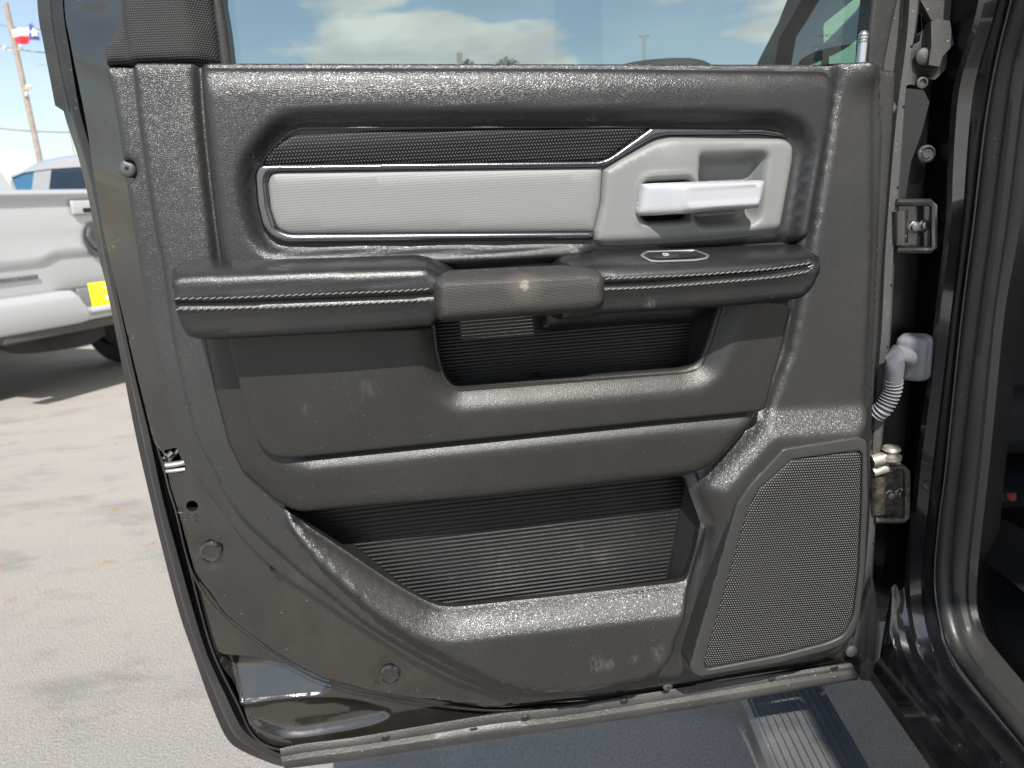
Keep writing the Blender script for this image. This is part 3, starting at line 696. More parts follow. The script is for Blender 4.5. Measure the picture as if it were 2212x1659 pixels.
# -- soft upper pad with the recess for the inserts
OPN = P([(545, 384, 20), (556, 352, 14), (606, 286, 30), (650, 270, 20), (1400, 268), (1665, 270, 20), (1715, 286, 30), (1730, 325, 20), (1690, 560), (1270, 560), (1275, 530, 6), (600, 534, 30), (568, 510, 20), (549, 440, 20)], .036)
PADP = P([(436, 143, 10), (1200, 144), (1797, 151, 24), (1795, 200, 10), (1770, 350), (1738, 530), (1728, 610), (487, 610), (487, 558), (470, 420), (448, 250)], .044)
PADT = LN([(400, 143), (436, 143), (1200, 144), (1797, 151), (1830, 152)], .040)
def h_pad(Q, d):
    dd = .02 if d is None else d
    w_ = .032+.006*dome(dd, .006)+.013*dome(ldist(Q, PADT), .026)
    s_ = -sdf(Q, OPN); k = ss(s_, -.001, .011); w_ = .0355*(1-k)+w_*k
    vb = D(900, 572, .03)[1]; kk = ss(vb-Q[:, 1], -.002, .012); return w_*(1-kk)+.026*kk
relief('upper_pad', PADP, h_pad, m_pad, door, step=.0055, rings=(.001, .0025, .005, .009), skirt=.012, holes=[P([(1372, 372), (1420, 330), (1690, 318), (1690, 340), (1662, 505), (1372, 505)], .03)])

# -- inserts
relief('patterned_insert', P([(563, 355, 3), (600, 308, 30), (640, 282, 24), (668, 276, 10), (1408, 275, 2), (1302, 343, 10), (1290, 348)], .036),
       lambda Q, d: .038-.22*np.maximum(0, Q[:, 1]-D(900, 304, .036)[1])-.0015*(1-ss(.01 if d is None else d, 0, .0015)), m_mesh, door, step=.006, skirt=.028)
mb = MB(); mb.tube([LV(x, y, .0385) for x, y in crom([(563, 355), (580, 330), (600, 308), (625, 287), (650, 278), (680, 276), (1050, 275), (1408, 274)], 6)], .0007, 6); mb.build('insert_outline', m_chrome, door, True)
relief('grey_insert', P([(576, 392, 10), (584, 370, 10), (1303, 360, 4), (1298, 440), (1284, 501, 3), (626, 507, 14), (597, 496, 18), (583, 455, 10)], .038),
       lambda Q, d: .034+.006*dome(.02 if d is None else d, .010), m_insert, door, step=.008, skirt=.028)
CH = P([(548, 378, 8), (553, 360, 8), (567, 354, 4), (1290, 346, 10), (1312, 341, 8), (1404, 274, 3), (1655, 276, 8), (1690, 284, 10), (1708, 299, 2),
        (1690, 296, 6), (1640, 291, 8), (1440, 293, 8), (1412, 299, 8), (1322, 352, 8), (1298, 362, 6), (600, 371, 8), (583, 376, 5), (578, 392, 6), (584, 450, 10), (598, 493, 10), (626, 504, 10), (1284, 499, 1),
        (1283, 518, 1), (612, 527, 12), (584, 515, 14), (564, 488, 10), (553, 440, 8)], .040)
relief('chrome_trim', CH, lambda Q, d: .036+.0062*dome(.01 if d is None else d, .0045)-.0022*ss(.01 if d is None else d, .0048, .0065), m_chrome, door, step=.0035, rings=(.0007, .0018, .0033, .0050), skirt=.026)

# -- handle surround, cavity, lever
CAV = P([(1390, 398, 8), (1404, 394, 6), (1480, 390, 6), (1489, 400, 6), (1487, 470, 8), (1472, 474, 8), (1398, 478, 8), (1385, 468, 6)], .036)
RCP = P([(1500, 330, 10), (1640, 326, 16), (1656, 334, 10), (1646, 400), (1640, 470, 16), (1622, 490, 30), (1500, 496, 30), (1488, 470, 6), (1497, 400)], .034)
FLR = P([(1508, 359, 8), (1608, 358, 14), (1612, 372, 8), (1608, 440), (1508, 446)], .024)
BZ = P([(1303, 366, 5), (1340, 342), (1418, 300, 14), (1450, 294, 10), (1698, 296, 14), (1719, 312, 12), (1718, 345, 12), (1684, 532), (1309, 548), (1284, 522, 4), (1284, 498, 3), (1298, 440)], .042)
vL = lambda x: 0
BEV = LN([(1280, 516), (1400, 511), (1560, 500), (1700, 484)], .042)
def h_bz(Q, d):
    dd = .02 if d is None else d
    w_ = .030+.013*dome(dd, .007)
    below = np.interp(Q[:, 0], BEV[:, 0], BEV[:, 1])-Q[:, 1]
    w_ = w_-.010*ss(below, -.001, .012)
    rim = np.abs(sdf(Q, CAV)+.006); w_ = w_+.002*np.exp(-(rim/.003)**2)
    r_ = sdf(Q, RCP); w_ = w_-.022*ss(r_, -.001, .012)-.001*ss(sdf(Q, FLR), -.0005, .001)
    bx = np.array(D(1460, 350, .04)); q = np.hypot((Q[:, 0]-bx[0])*.8, Q[:, 1]-bx[1]); return w_+.005*np.exp(-(q/.024)**2)
bz = relief('handle_surround', BZ, h_bz, m_bezel, door, step=.0036, rings=(.001, .0025, .005), skirt=.022, holes=[CAV])
mb = MB(); mb.prism([LV(1378, 386, .012), LV(1496, 384, .012), LV(1496, 482, .012), LV(1376, 484, .012)], (0, .003, 0)); mb.build('handle_cavity', m_void, bz, True, smooth=False)
relief('handle_ledge', P([(1494, 459, 4), (1612, 452, 6), (1600, 463, 8), (1503, 470, 6)], .036), lambda Q, d: .032+.003*dome(.01 if d is None else d, .003), m_bezel, bz, step=.003, rings=(.001,), skirt=.02)
HD = P([(1396, 397, 4), (1411, 395), (1487, 393), (1643, 389, 3), (1649, 391, 3), (1647, 410, 4), (1636, 450, 4), (1548, 455), (1492, 461, 8), (1392, 467, 4), (1386, 460, 4), (1390, 423, 6)], .064)
FCT = P([(1478, 406, 8), (1500, 402), (1638, 398, 4), (1632, 438, 5), (1480, 448, 8)], .066)
def h_hd(Q, d):
    dd = .02 if d is None else d; x0 = D(1390, 430, .06)[0]; x1 = D(1480, 430, .06)[0]
    w_ = .046+.018*ss(Q[:, 0], x0-.005, x1)
    w_ = w_+.007*dome(dd, .006); f = sdf(Q, FCT)
    return w_+.0016*ss(f, -.006, 0)-.0012*ss(f, 0, .0012)
relief('inner_handle', HD, h_hd, m_handle, door, step=.0032, rings=(.0008, .002, .004), skirt=.040)

# -- middle panel: plastic surround, leather face, map pocket
MPO = [(941, 640), (943, 708), (948, 752, 14), (962, 812, 22), (986, 838, 16), (1478, 799, 14), (1512, 789, 18), (1530, 745, 14), (1560, 660), (1570, 620)]
MPH = P([(x[0], x[1], (x[2] if len(x) > 2 else 0), .048) for x in MPO])
NOTCH = [(943, 704), (948, 752, 14), (962, 812, 22), (986, 838, 16), (1478, 799, 14), (1512, 789, 18), (1530, 745, 14), (1560, 655)]
SUR = P([(424, 715), (700, 700)]+[(938, 696)]+[(x[0]+(-4 if k < 3 else 3 if k > 4 else 0), x[1]+(5 if 2 < k < 6 else 0), 8) for k, x in enumerate(NOTCH[1:-1])]+[(1564, 650)]+[(1709, 640), (1703, 680), (1672, 800), (1649, 893, 10), (1585, 972, 20), (1540, 1017, 20), (1484, 1038, 20), (1026, 1088), (640, 1119, 20), (586, 1094, 30), (553, 1062), (513, 1028), (483, 967), (452, 850)], .048)
LEA = P([(498, 712), (498, 733), (515, 800), (531, 872, 20), (552, 942, 30), (588, 982, 30), (640, 984, 20), (1400, 907), (1644, 884, 14), (1672, 780), (1703, 655, 20), (1640, 645)]+NOTCH[::-1], .052)
SEAM = LN([(498, 733), (515, 800), (533, 872), (556, 942), (590, 976), (640, 983), (900, 958), (1400, 907), (1645, 884)], .05)
SEAMB = LN([(588, 978), (640, 983), (900, 958), (1400, 907), (1652, 882)], .05)
SURO = P([(300, 500), (1850, 500), (1703, 680), (1672, 800), (1649, 893, 10), (1585, 972, 20), (1540, 1017, 20), (1484, 1038, 20), (1026, 1088), (640, 1119, 20), (586, 1094, 30), (553, 1062), (513, 1028), (483, 967), (452, 850), (424, 715)], .048)
def h_sur(Q, d):
    dd = np.maximum(sdf(Q, SURO), 0)
    w_ = .026+.024*dome(dd, .020)
    s_ = -sdf(Q, LEA); lowv = ss(np.interp(Q[:, 0], SEAMB[:, 0], SEAMB[:, 1])-Q[:, 1], -.001, .004)*ss(Q[:, 0], D(570, 980, .05)[0], D(680, 980, .05)[0])
    w_ = w_+.009*ramp(s_, .001, .014, .002)*lowv*ss(dd, .001, .012)
    return w_
relief('panel_surround', SUR, h_sur, m_mid, door, step=.006, rings=(.001, .003, .007, .012), skirt=('t', .012), lines=[SEAM], lo_=(-.016, -.012, -.008, -.004, -.001, .001, .004, .008, .012, .016))
def h_lea(Q, d):
    dd = .03 if d is None else d; s_ = np.maximum(-sdf(Q, MPH), 0)
    return .0465+.0035*dome(dd, .003)+.0115*ramp(s_, .003, .020, .002)-.003*(1-ss(s_, 0, .006))
relief('leather_panel', LEA, h_lea, m_mid, door, step=.006, rings=(.0008, .002, .004, .008), skirt=('t', .006))
mb = MB(); mb.prism([LV(900, 600, .002), LV(1600, 580, .002), LV(1600, 930, .002), LV(900, 960, .002)], (0, .003, 0)); mp_ = mb.build('map_pocket_liner', m_smooth, door, True, smooth=False)
ribs('map_pocket_ribs', [(930, 640), (1506, 625), (1470, 890), (935, 930)], .0022, .0037, .0024, m_rib, mp_)  # fine horizontal ribs
mb = MB(); mb.prism([LV(1506, 625, .003), LV(1474, 862, .003), LV(1540, 850, .046), LV(1575, 620, .046)], (.002, .001, 0)); mb.build('map_pocket_side_wall', m_smooth, mp_, True, smooth=False)
mb = MB()
a_, b2_ = LV(1151, 805, .006), LV(1178, 830, .046)
mb.prism([LV(1146, 806, .005), LV(1166, 803, .005), LV(1183, 836, .044), LV(1160, 840, .044)], (0, 0, -.02)); mb.prism([LV(940, 838, .004), LV(1150, 821, .004), LV(1150, 824, .03), LV(940, 842, .03)], (0, 0, -.004))
mb.build('pocket_divider', m_smooth, mp_, True, smooth=False)

# -- armrests
AR = P([(365, 602, 12, .082), (368, 582, 10, .070), (380, 570, 12, .052), (410, 563, 0, .040), (490, 558, 10, .028), (900, 547, 14, .028), (932, 552, 16, .03), (975, 573, 14, .035), (988, 592, 8, .06), (985, 660, 10, .085), (938, 710, 10, .085), (720, 727, 20, .085), (440, 740, 20, .085), (402, 731, 26, .085), (380, 690, 14, .085), (370, 640, 14, .085)])
vt = lambda L_: L_
TOPA = LN([(362, 600), (372, 570), (490, 558), (900, 547), (932, 552), (975, 573)], .03)
SMA = LN([(376, 657), (500, 655), (690, 648), (850, 641), (945, 636)], .102)
def mk_arm(poly, top, seam, base, amp, rt_, rs, side=None, sidecut=0.0):
    def h(Q, d):
        s_ = np.maximum(sdf(Q, poly), 0) if d is None else d
        dt = ldist(Q, top)
        w_ = base+amp*dome(s_, rs)*(.30+.70*dome(dt, rt_))
        w_ = w_-.0035*np.exp(-(ldist(Q, seam)/.0016)**2)
        w_ = w_+.0022*np.exp(-((ldist(Q, seam)-.0045)/.003)**2)
        return w_
    return h
h_ar = mk_arm(AR, TOPA, SMA, .034, .068, .017, .008)
arm1 = relief('rear_armrest', AR, h_ar, m_arm, door, step=.005, rings=(.0005, .0014, .003, .0055, .009), skirt=.02, lines=[SMA])
AF = P([(1184, 640, 8, .07), (1188, 574, 8, .04), (1196, 556, 10, .03), (1216, 548, 10, .03), (1340, 540, 5, .03), (1690, 527, 20, .03), (1728, 528, 10, .038), (1752, 535, 10, .056), (1764, 552, 10, .075), (1765, 580, 14, .083), (1752, 620, 20, .085), (1722, 652, 20, .085), (1560, 669, 0, .085), (1300, 684, 0, .085), (1270, 692, 10, .085), (1200, 696, 10, .085)])
TOPF = LN([(1188, 574), (1196, 556), (1216, 548), (1340, 540), (1690, 527), (1740, 529), (1764, 548)], .03)
SMF = LN([(1290, 616), (1400, 611), (1512, 602), (1650, 590), (1752, 575)], .102)
h_af = mk_arm(AF, TOPF, SMF, .034, .068, .022, .008)
arm2 = relief('front_armrest', AF, h_af, m_arm, door, step=.005, rings=(.0005, .0014, .003, .0055, .009), skirt=.02, lines=[SMF])
relief('armrest_base', P([(1163, 660, 0, .045), (1165, 712, 8, .045), (1174, 724, 8, .045), (1500, 704, 4, .045), (1559, 668, 10, .045), (1700, 640, 0, .045), (1690, 600, 0, .045), (1180, 620, 0, .045)]), lambda Q, d: .012+.038*dome(.02 if d is None else d, .020), m_arm, arm2, step=.006, rings=(.001, .003, .007), skirt=.006)
def stitches(lines, h, parent, n_per=.0058):
    mb = MB()
    for pts in lines:
        lp = [surf(x, y, h, .1, .0005) for x, y in crom(pts, 5)]
        a = resample(np.array([tuple(p) for p in lp]), n_per)
        for i in range(len(a)-1):
            p, q = Vector(a[i]), Vector(a[i+1]); t = (q-p); c = (p+q)/2+Vector((0, -.0002, 0)); tt = t*.46+Vector((0, 0, .0007))
            mb.tube([c-tt, c-tt*.8, c, c+tt*.8, c+tt], [.0002, .00045, .0006, .00045, .0002], 6)
    return mb.build('stitching', m_thread, parent, True)
stitches([[(377, 645), (500, 643), (690, 635), (850, 629), (928, 624)], [(379, 668), (500, 666), (690, 659), (850, 652), (928, 647)]], h_ar, arm1)
stitches([[(1306, 602), (1400, 598), (1512, 593), (1650, 582), (1700, 576), (1750, 568)], [(1306, 625), (1400, 621), (1512, 613), (1650, 601), (1700, 595), (1748, 585)]], h_af, arm2)
# window switch let into the top of the front armrest
def onarm(pts, lift): return [surf(x, y, h_af, .06, lift) for x, y, _ in rnd([(*p, 0)[:3] for p in pts], 5)]
SWO = [(1383, 552, 4), (1396, 544, 4), (1500, 541, 4), (1531, 552, 4), (1525, 558, 4), (1500, 562, 6), (1420, 565, 8), (1402, 563, 5)]
ol = onarm(SWO, .0008); il = [ol[i]+(sum(ol, Vector())/len(ol)-ol[i]).normalized()*.0022+Vector((0, -.0006, .0003)) for i in range(len(ol))]
sw = MB().loft([ol+ol[:1], il+il[:1]]).build('switch_bezel', simple('satin_metal_ring', (.45, .45, .45), .3, .8), arm2, True)
mb = MB(); cc = sum(il, Vector())/len(il); k = len(il); mb.V = [p+Vector((0, .0004, 0)) for p in il]+[cc]; mb.F = [[i, (i+1) % k, k] for i in range(k)]; mb.build('switch_plate', m_smooth, arm2, True)
mb = MB(); mb.tube(ol+ol[:1], .0011, 8, caps=False); mb.build('switch_rim', bpy.data.materials['satin_metal_ring'], arm2, True)
m_grey_btn = simple('dark_grey_button', (.035, .035, .036), .35)
bt = onarm([(1404, 554, 1), (1440, 548, 1), (1462, 547, 1), (1466, 556, 1), (1424, 559, 1)], .003); mb = MB(); mb.prism(bt, (0, .003, -.002)); swb = mb.build('window_switch', m_grey_btn, arm2, True, smooth=False)
wl = onarm([(1464, 549, 1), (1500, 546, 1), (1508, 553, 1), (1468, 557, 1)], .0028); mb = MB(); mb.prism(wl, (0, .001, -.001)); mb.build('switch_well', m_void, arm2, True, smooth=False)
ic = onarm([(1428, 547.5), (1439, 547), (1440, 550.5), (1431, 551)], .0042); mb = MB(); mb.tube(ic+ic[:1], .00035, 5); mb.tube(onarm([(1437, 551), (1442, 549)], .0042), .0003, 5); mb.build('switch_icon', simple('white_print', (.7, .7, .7), .5), swb, True)
# pull grip
GP = P([(929, 610, 6), (938, 597, 6), (958, 590, 8), (1266, 576, 8), (1300, 584, 10), (1310, 602, 8), (1310, 650, 10), (1300, 667, 8), (1274, 678, 10), (960, 700, 8), (940, 692, 8), (931, 664, 8)], .100)
def h_gp(Q, d):
    dd = .02 if d is None else d; return .082+.034*dome(dd, .012)
gp = relief('pull_grip', GP, h_gp, m_grip, door, step=.005, rings=(.0005, .0014, .003, .006, .010), skirt=.070)

# -- speaker
SPK = P([(1494, 1452, 10), (1491, 1438, 6), (1592, 1090, 8), (1616, 1054, 6), (1692, 970, 8), (1855, 944, 8), (1873, 952, 8), (1876, 1080), (1868, 1240, 20), (1856, 1342, 30), (1836, 1384, 25), (1795, 1404, 20), (1686, 1432), (1512, 1463, 10)], .062)
GRL = P([(1527, 1448, 3), (1523, 1432, 3), (1615, 1112, 5), (1638, 1062, 5), (1714, 994, 4), (1858, 975, 5), (1867, 984, 5), (1866, 1080), (1859, 1240), (1847, 1338, 16), (1826, 1376, 16), (1790, 1392, 12), (1690, 1418), (1540, 1447)], .064)
m_frame = trim('speaker_frame_plastic', (.032, .032, .031), .42, grain=620, dist=.0003, strength=.3, dust=.06, rvar=.03)
spk = relief('speaker_surround', SPK, lambda Q, d: .0600+.0022*dome(.01 if d is None else d, .0018), m_frame, door, step=.006, rings=(.0006, .0012, .002), skirt=.03, holes=[GRL])
relief('speaker_grille', GRL, lambda Q, d: .0575+.004*dome(.02 if d is None else d, .010), m_grille, door, step=.008, skirt=.05)

# -- screws, lock pin
def screw(x, y, w_, r=.0072, ax=(0, -1, 0)):
    mb = MB(); c = LV(x, y, w_); mb.lathe(c, ax, [(r*1.0, -.004), (r, 0), (r*.96, .0014), (r*.80, .0028), (r*.5, .0036), (r*.30, .0038)], 28); o_ = mb.build('trim_screw', m_steel, door, True)
    mb = MB(); A = Vector(ax).normalized(); pts = []
    a = A.orthogonal().normalized(); b = A.cross(a)
    for k in range(12):
        rr = r*(.30 if k % 2 else .19); an = math.pi*k/6; pts.append(c+A*.00395+(a*math.cos(an)+b*math.sin(an))*rr)
    mb.prism(pts, A*-.001); mb.build('star_socket', m_void, o_, True, smooth=False)
screw(277, 364, .006, .0085); screw(1921, 235, .008, .0078); screw(1442, 1481, .010, .0066)
mb = MB(); c = LV(596, 1222, .010); mb.lathe(c, (0, -1, 0), [(.008, 0), (.0075, .0025), (.0055, .003), (.0045, .0005), (.003, .0005), (.0022, .0022), (.0004, .0024)], 24); mb.build('push_clip', m_smooth, door, True)
pb = LV(1858, 150, .018); mb = MB()
mb.lathe(pb+Vector((0, 0, .001)), (.06, 0, 1), [(.0046, 0), (.0046, .024), (.0050, .0245), (.0052, .0260), (.0044, .0268), (.0051, .0280), (.0051, .0292), (.0043, .0300), (.0050, .0310), (.0050, .0322), (.0044, .0334), (.0030, .0352), (.0004, .0362)], 24)
mb.build('lock_pin', simple('satin_chrome', (.55, .56, .58), .28, .9), door, True)
mb = MB(); mb.lathe(pb+Vector((0, 0, -.010)), (.06, 0, 1), [(.014, 0), (.0135, .010), (.011, .0135), (.0085, .0140), (.0085, .0130)], 28); mb.build('lock_pin_collar', m_smooth, door, True)

#==================================================================== THE TRUCK THE DOOR BELONGS TO
truck = empty('pickup_truck', TM, 'black pickup cab around the open doorway, with hinge pillar, sill and running board', 'pickup truck')
def bl(pts, n, k=110):
    a = np.array([tuple(B(x, y, n)) for x, y in crom(pts, 6)]); r = resample(a, .008)
    t = np.linspace(0, len(r)-1, k); i = np.arange(len(r)); return [Vector([np.interp(x, i, r[:, c]) for c in range(3)]) for x in t]
lB = [(2150, -250), (2114, 0), (2090, 88), (2061, 182), (2051, 278), (2046, 381), (2042, 486), (2020, 675), (2005, 805), (1979, 1000), (1966, 1131), (1955, 1240), (1963, 1340), (1986, 1415), (2024, 1472), (2095, 1555), (2184, 1660), (2290, 1790)]
lC = [(2250, -250), (2184, 0), (2156, 117), (2134, 234), (2120, 337), (2104, 469), (2078, 675), (2061, 838), (2043, 1017), (2028, 1131), (2020, 1250), (2033, 1347), (2057, 1429), (2097, 1487), (2212, 1620), (2330, 1760)]
lD = [(x+5, y-3) for x, y in lC]
lG = [(2290, -200), (2212, 38), (2172, 146), (2155, 293), (2137, 469), (2109, 675), (2070, 955), (2054, 1163), (2050, 1269), (2059, 1328), (2083, 1385), (2120, 1440), (2212, 1555), (2330, 1700)]
lE = [(2330, -200), (2240, 60), (2212, 200), (2202, 272), (2175, 486), (2148, 675), (2129, 870), (2113, 1033), (2093, 1215), (2091, 1310), (2111, 1370), (2150, 1422), (2212, 1497), (2330, 1640)]
L_B = bl(lB, -.035); L_C = bl(lC, -.080); L_D = bl(lD, -.082); L_G = bl(lG, -.094); L_E = bl(lE, -.112)
mixl = lambda a, b, t, o_=Vector((0, 0, 0)): [p*(1-t)+q*t+o_ for p, q in zip(a, b)]
MB().loft([L_B, mixl(L_B, L_C, .08, BD*.006), mixl(L_B, L_C, .40, BD*.010), mixl(L_B, L_C, .50, BD*.004), mixl(L_B, L_C, .90, BD*.002), mixl(L_B, L_C, .95, BD*-.008), L_C]).build('door_aperture', m_sill, truck)
def bead(a, b, r, name, m):
    mb = MB(); mb.tube(mixl(a, b, .5), r, 12); return mb.build(name, m, truck)
bead(L_D, L_G, .0105, 'weatherstrip', m_rubber); 
MB().loft([mixl(L_G, L_E, -.1, BD*-.002), mixl(L_G, L_E, .05, BD*.004), mixl(L_G, L_E, .35, BD*.008), mixl(L_G, L_E, .75, BD*.006), L_E, [p+NB*-.01+BD*-.01 for p in L_E]]).build('inner_weatherstrip', trim('satin_grey_strip', (.030, .030, .029), .42, grain=300, dist=.0002, strength=.3, dust=.05), truck)
mb = MB(); mb.tube(mixl(L_B, L_C, .93, BD*.004), .0016, 6); mb.build('aperture_seam', m_flange, truck)
# hinge pillar face: from the outer edge of the body inwards to L_B
kk = 62
inn = L_B[:kk]
MB().loft([[BS(-.02, .004, q.z) for q in inn], [BS(-.02, -.031, q.z) for q in inn], [BS(-.012, -.035, q.z) for q in inn], inn]).build('hinge_pillar', simple('pillar_shadow_black', (.003, .003, .004), .3, 0, .25), truck)
# sill: rocker strips between outer bottom edge and L_B, running towards the rear
def sill(pts, n): return bl(pts, n, 40)
k1 = sill([(1878, 1468), (1892, 1488), (1950, 1572), (2010, 1659), (2100, 1790)], .030); k2 = sill([(1886, 1452), (1902, 1472), (1964, 1562), (2029, 1659), (2125, 1790)], .026)
k3 = sill([(1900, 1420), (1935, 1463), (2040, 1590), (2098, 1659), (2215, 1800)], -.004); k4 = sill([(1926, 1269), (1930, 1363), (1942, 1422), (1970, 1474), (2024, 1539), (2132, 1659), (2250, 1800)], -.016)
k5 = sill([(1953, 1269), (1963, 1345), (1986, 1415), (2024, 1472), (2095, 1555), (2184, 1660), (2290, 1790)], -.034)
MB().loft([[p+NB*-.03+Vector((0, 0, -.03)) for p in k1], k1, k2]).build('sill_moulding', m_flange, truck)
MB().loft([k2, mixl(k2, k3, .5, NB*.002), k3]).build('rocker_panel', m_paint, truck)
MB().loft([k3, mixl(k3, k4, .5, Vector((0, 0, .004))), k4, mixl(k4, k5, .25, Vector((0, 0, .005))), mixl(k4, k5, .7, Vector((0, 0, -.004))), k5]).build('sill_step', m_sill, truck)
# lower black gap behind the door, A side of the pillar down to the rocker
mb = MB(); q0 = BS(-.035, .004, 1.9); mb.add([BS(-.03, .01, .60), BS(-.03, .01, 2.0), BS(-.03, -.10, 2.0), BS(-.03, -.10, .60)], [[0, 1, 2, 3]]); mb.build('pillar_panel', m_paint2, truck, smooth=False)
# inner trim of the pillar, grained plastic
lF = [(2420, -200), (2330, 100), (2300, 300), (2275, 500), (2212, 620), (2196, 700), (2180, 860), (2166, 1000), (2150, 1160), (2135, 1260), (2136, 1320), (2175, 1384), (2230, 1432), (2330, 1520)]
L_F = bl(lF, -.20)
L_E2 = [p+NB*-.004+BD*-.004 for p in L_E]
MB().loft([L_E2, mixl(L_E2, L_F, .10, BD*.012), mixl(L_E2, L_F, .5, BD*.016), mixl(L_E2, L_F, .92, BD*.01), L_F, [p+BD*-.25+NB*-.02 for p in L_F]]).build('pillar_inner_trim', m_hard, truck)
# cabin floor, scuff plate, seat base, buckle
flz = .56
def quad(name, pts, m, th=.02):
    mb = MB(); mb.prism(pts, (0, 0, -th)); return mb.build(name, m, truck, smooth=False)
quad('cabin_floor', [BS(-1.5, -.14, flz+.02), BS(1.1, -.14, flz-.02), BS(1.1, -1.7, flz-.02), BS(-1.5, -1.7, flz+.02)], m_mat)
def relief_w(name, f, nu, nv, m):
    """grid surface from a function f(i, j) of two parameters 0..1"""
    V = [f(i/nu, j/nv) for i in range(nu+1) for j in range(nv+1)]; Fc = [[i*(nv+1)+j, (i+1)*(nv+1)+j, (i+1)*(nv+1)+j+1, i*(nv+1)+j+1] for i in range(nu) for j in range(nv)]
    return mesh(name, V, Fc, m, truck)
def scf(u, v):
    s_ = -.12+1.2*u; n = -.135-.16*v; z = L_E[80].z+.008+.010*math.sin(math.pi*min(1, v*1.1))-.05*v**3; return BS(s_, n, z)
relief_w('scuff_plate', scf, 60, 16, trim('shaded_scuff_plastic', (.007, .007, .0075), .5, grain=420, dist=.0006, strength=.5, dust=.04, spec=.3))  # plate colour darkened to stand in for the roof's shadow
SCF = bpy.data.objects['scuff_plate']
for i in range(4):
    for j in range(12):
        s_ = .02+.06*j; n = -.17-.028*i-(.0 if j % 2 else .014); hx = [BS(s_+.016*math.cos(a), n+.010*math.sin(a), scf((s_+.12)/1.2, (-.135-n)/.16).z+.0012) for a in np.linspace(0, 2*math.pi, 7)]
        mb = MB(); mb.tube(hx, .0010, 5, caps=False); mb.build('raised_hexagon', m_smooth, SCF)
# front seat base and its side shield
def shield(u, v):
    s_ = -.02-.30*u; z = .62+.16*v-.10*u*v; n = -.30-.05*math.sin(math.pi*u)-.03*v; return BS(s_, n, z)
relief_w('floor_mat', lambda u, v: BS(-.04+.5*v, -.30-.6*u, flz+.045-.03*v+.012*math.sin(u*9)), 24, 12, m_mat)
mb = MB(); mb.box(BS(-.52, -.66, 1.00), (.62, .12, .60), Matrix.Rotation(-BA, 3, 'Z'), .04); mb.box(BS(-.62, -.66, .72), (.62, .45, .12), Matrix.Rotation(-BA, 3, 'Z'), .04); mb.build('front_seat', simple('black_seat_cloth', (.010, .011, .014), .8, nz=(60, .4)), truck)
mb = MB(); mb.box(BS(-1.15, -.88, .92), (1.62, .25, .78), Matrix.Rotation(-BA, 3, 'Z'), .04); mb.build('dashboard', m_smooth, truck)  # backdrop box added to stop daylight showing through the cab
mb = MB(); mb.box(BS(-.50, -1.40, .98), (.60, .14, .95), Matrix.Rotation(-BA, 3, 'Z'), .04); mb.box(BS(-.55, -1.02, .75), (.22, .5, .40), Matrix.Rotation(-BA, 3, 'Z'), .03); mb.build('passenger_seat', bpy.data.materials['black_seat_cloth'], truck)
def onb(pts, n, th): mb = MB(); mb.prism([B(x, y, n) for x, y, _ in rnd([(*p, 0)[:3] for p in pts], 6)], NB*-th); return mb
onb([(2118, 1310, 10), (2136, 1262, 12), (2150, 1235), (2300, 1240), (2300, 1480), (2216, 1432), (2170, 1392, 14), (2130, 1350, 10)], -.27, .02).build('seat_side_shield', simple('grey_seat_shield', (.040, .042, .047), .42, nz=(30, .2)), truck, smooth=False)
onb([(2140, 1132), (2300, 1126), (2300, 1236), (2150, 1236)], -.285, .02).build('seat_base_panel', m_mat, truck, smooth=False)
onb([(2163, 1098, 4), (2204, 1094, 4), (2240, 1094), (2240, 1131), (2163, 1131)], -.28, .012).build('seat_track', simple('dull_steel_track', (.09, .09, .10), .3, .8), truck, smooth=False)
pbk = B(2178, 1078, -.25); mb = MB(); mb.box(pbk+Vector((0, .01, 0)), (.030, .02, .018), None, .004); bk_ = mb.build('belt_buckle', m_smooth, truck)
mb = MB(); mb.lathe(pbk+Vector((0, -.004, .004)), (0, -.5, 1), [(.007, 0), (.0065, .003), (.002, .004)], 16); mb.build('release_button', m_red, bk_)
# weather-side parts on the hinge pillar
def TB(px, py, n): return B(px, py, n)
def PF(px, py, s_):
    """point on the rear-facing pillar plane that lies s_ metres behind the hinge line"""
    d = ray(px, py); t = ((HP-CAM).dot(BD)+s_)/d.dot(BD); return CAM+d*t
def bracket(name, pts, th, m, s_, hole=None):
    mb = MB(); mb.prism([PF(x, y, s_) for x, y, _ in rnd([(*p, 0)[:3] for p in pts], 4)], BD*-th); return mb.build(name, m, truck)
up_m = trim('bracket_plastic', (.050, .048, .045), .45, grain=300, dist=.0003, strength=.4, dust=.3)
ub = bracket('upper_bracket', [(1988, 0), (2078, 0), (2060, 96, 3), (2047, 114, 3), (2043, 150, 3), (2020, 172, 3), (1997, 170, 4), (1994, 165, 3), (1999, 168, 2), (1990, 190, 8), (1965, 180, 10), (1953, 190), (1958, 113), (1968, 110, 4), (1975, 95, 10), (1986, 90), (1990, 70, 6), (2003, 62, 10), (2022, 45, 12), (2012, 44)], .012, up_m, .0)
mb = MB(); mb.lathe(PF(1994, 123, .004), BD, [(.0092, 0), (.0088, .003), (.006, .0052), (.0006, .006)], 24); mb.build('rivet', m_greyseal, ub)
mb = MB(); mb.lathe(PF(1990, 179, .002), BD, [(.006, 0), (.006, .003), (.004, .0035), (.0035, .001), (.0004, .001)], 18); mb.build('rivet', up_m, ub)
mb = MB(); mb.prism([PF(x, y, .014) for x, y in ((2011, 46), (2035, 42), (2052, 45), (2060, 96), (2036, 122), (2030, 144), (2006, 140), (2012, 100))], BD*-.014); mb.build('bracket_box', up_m, ub)
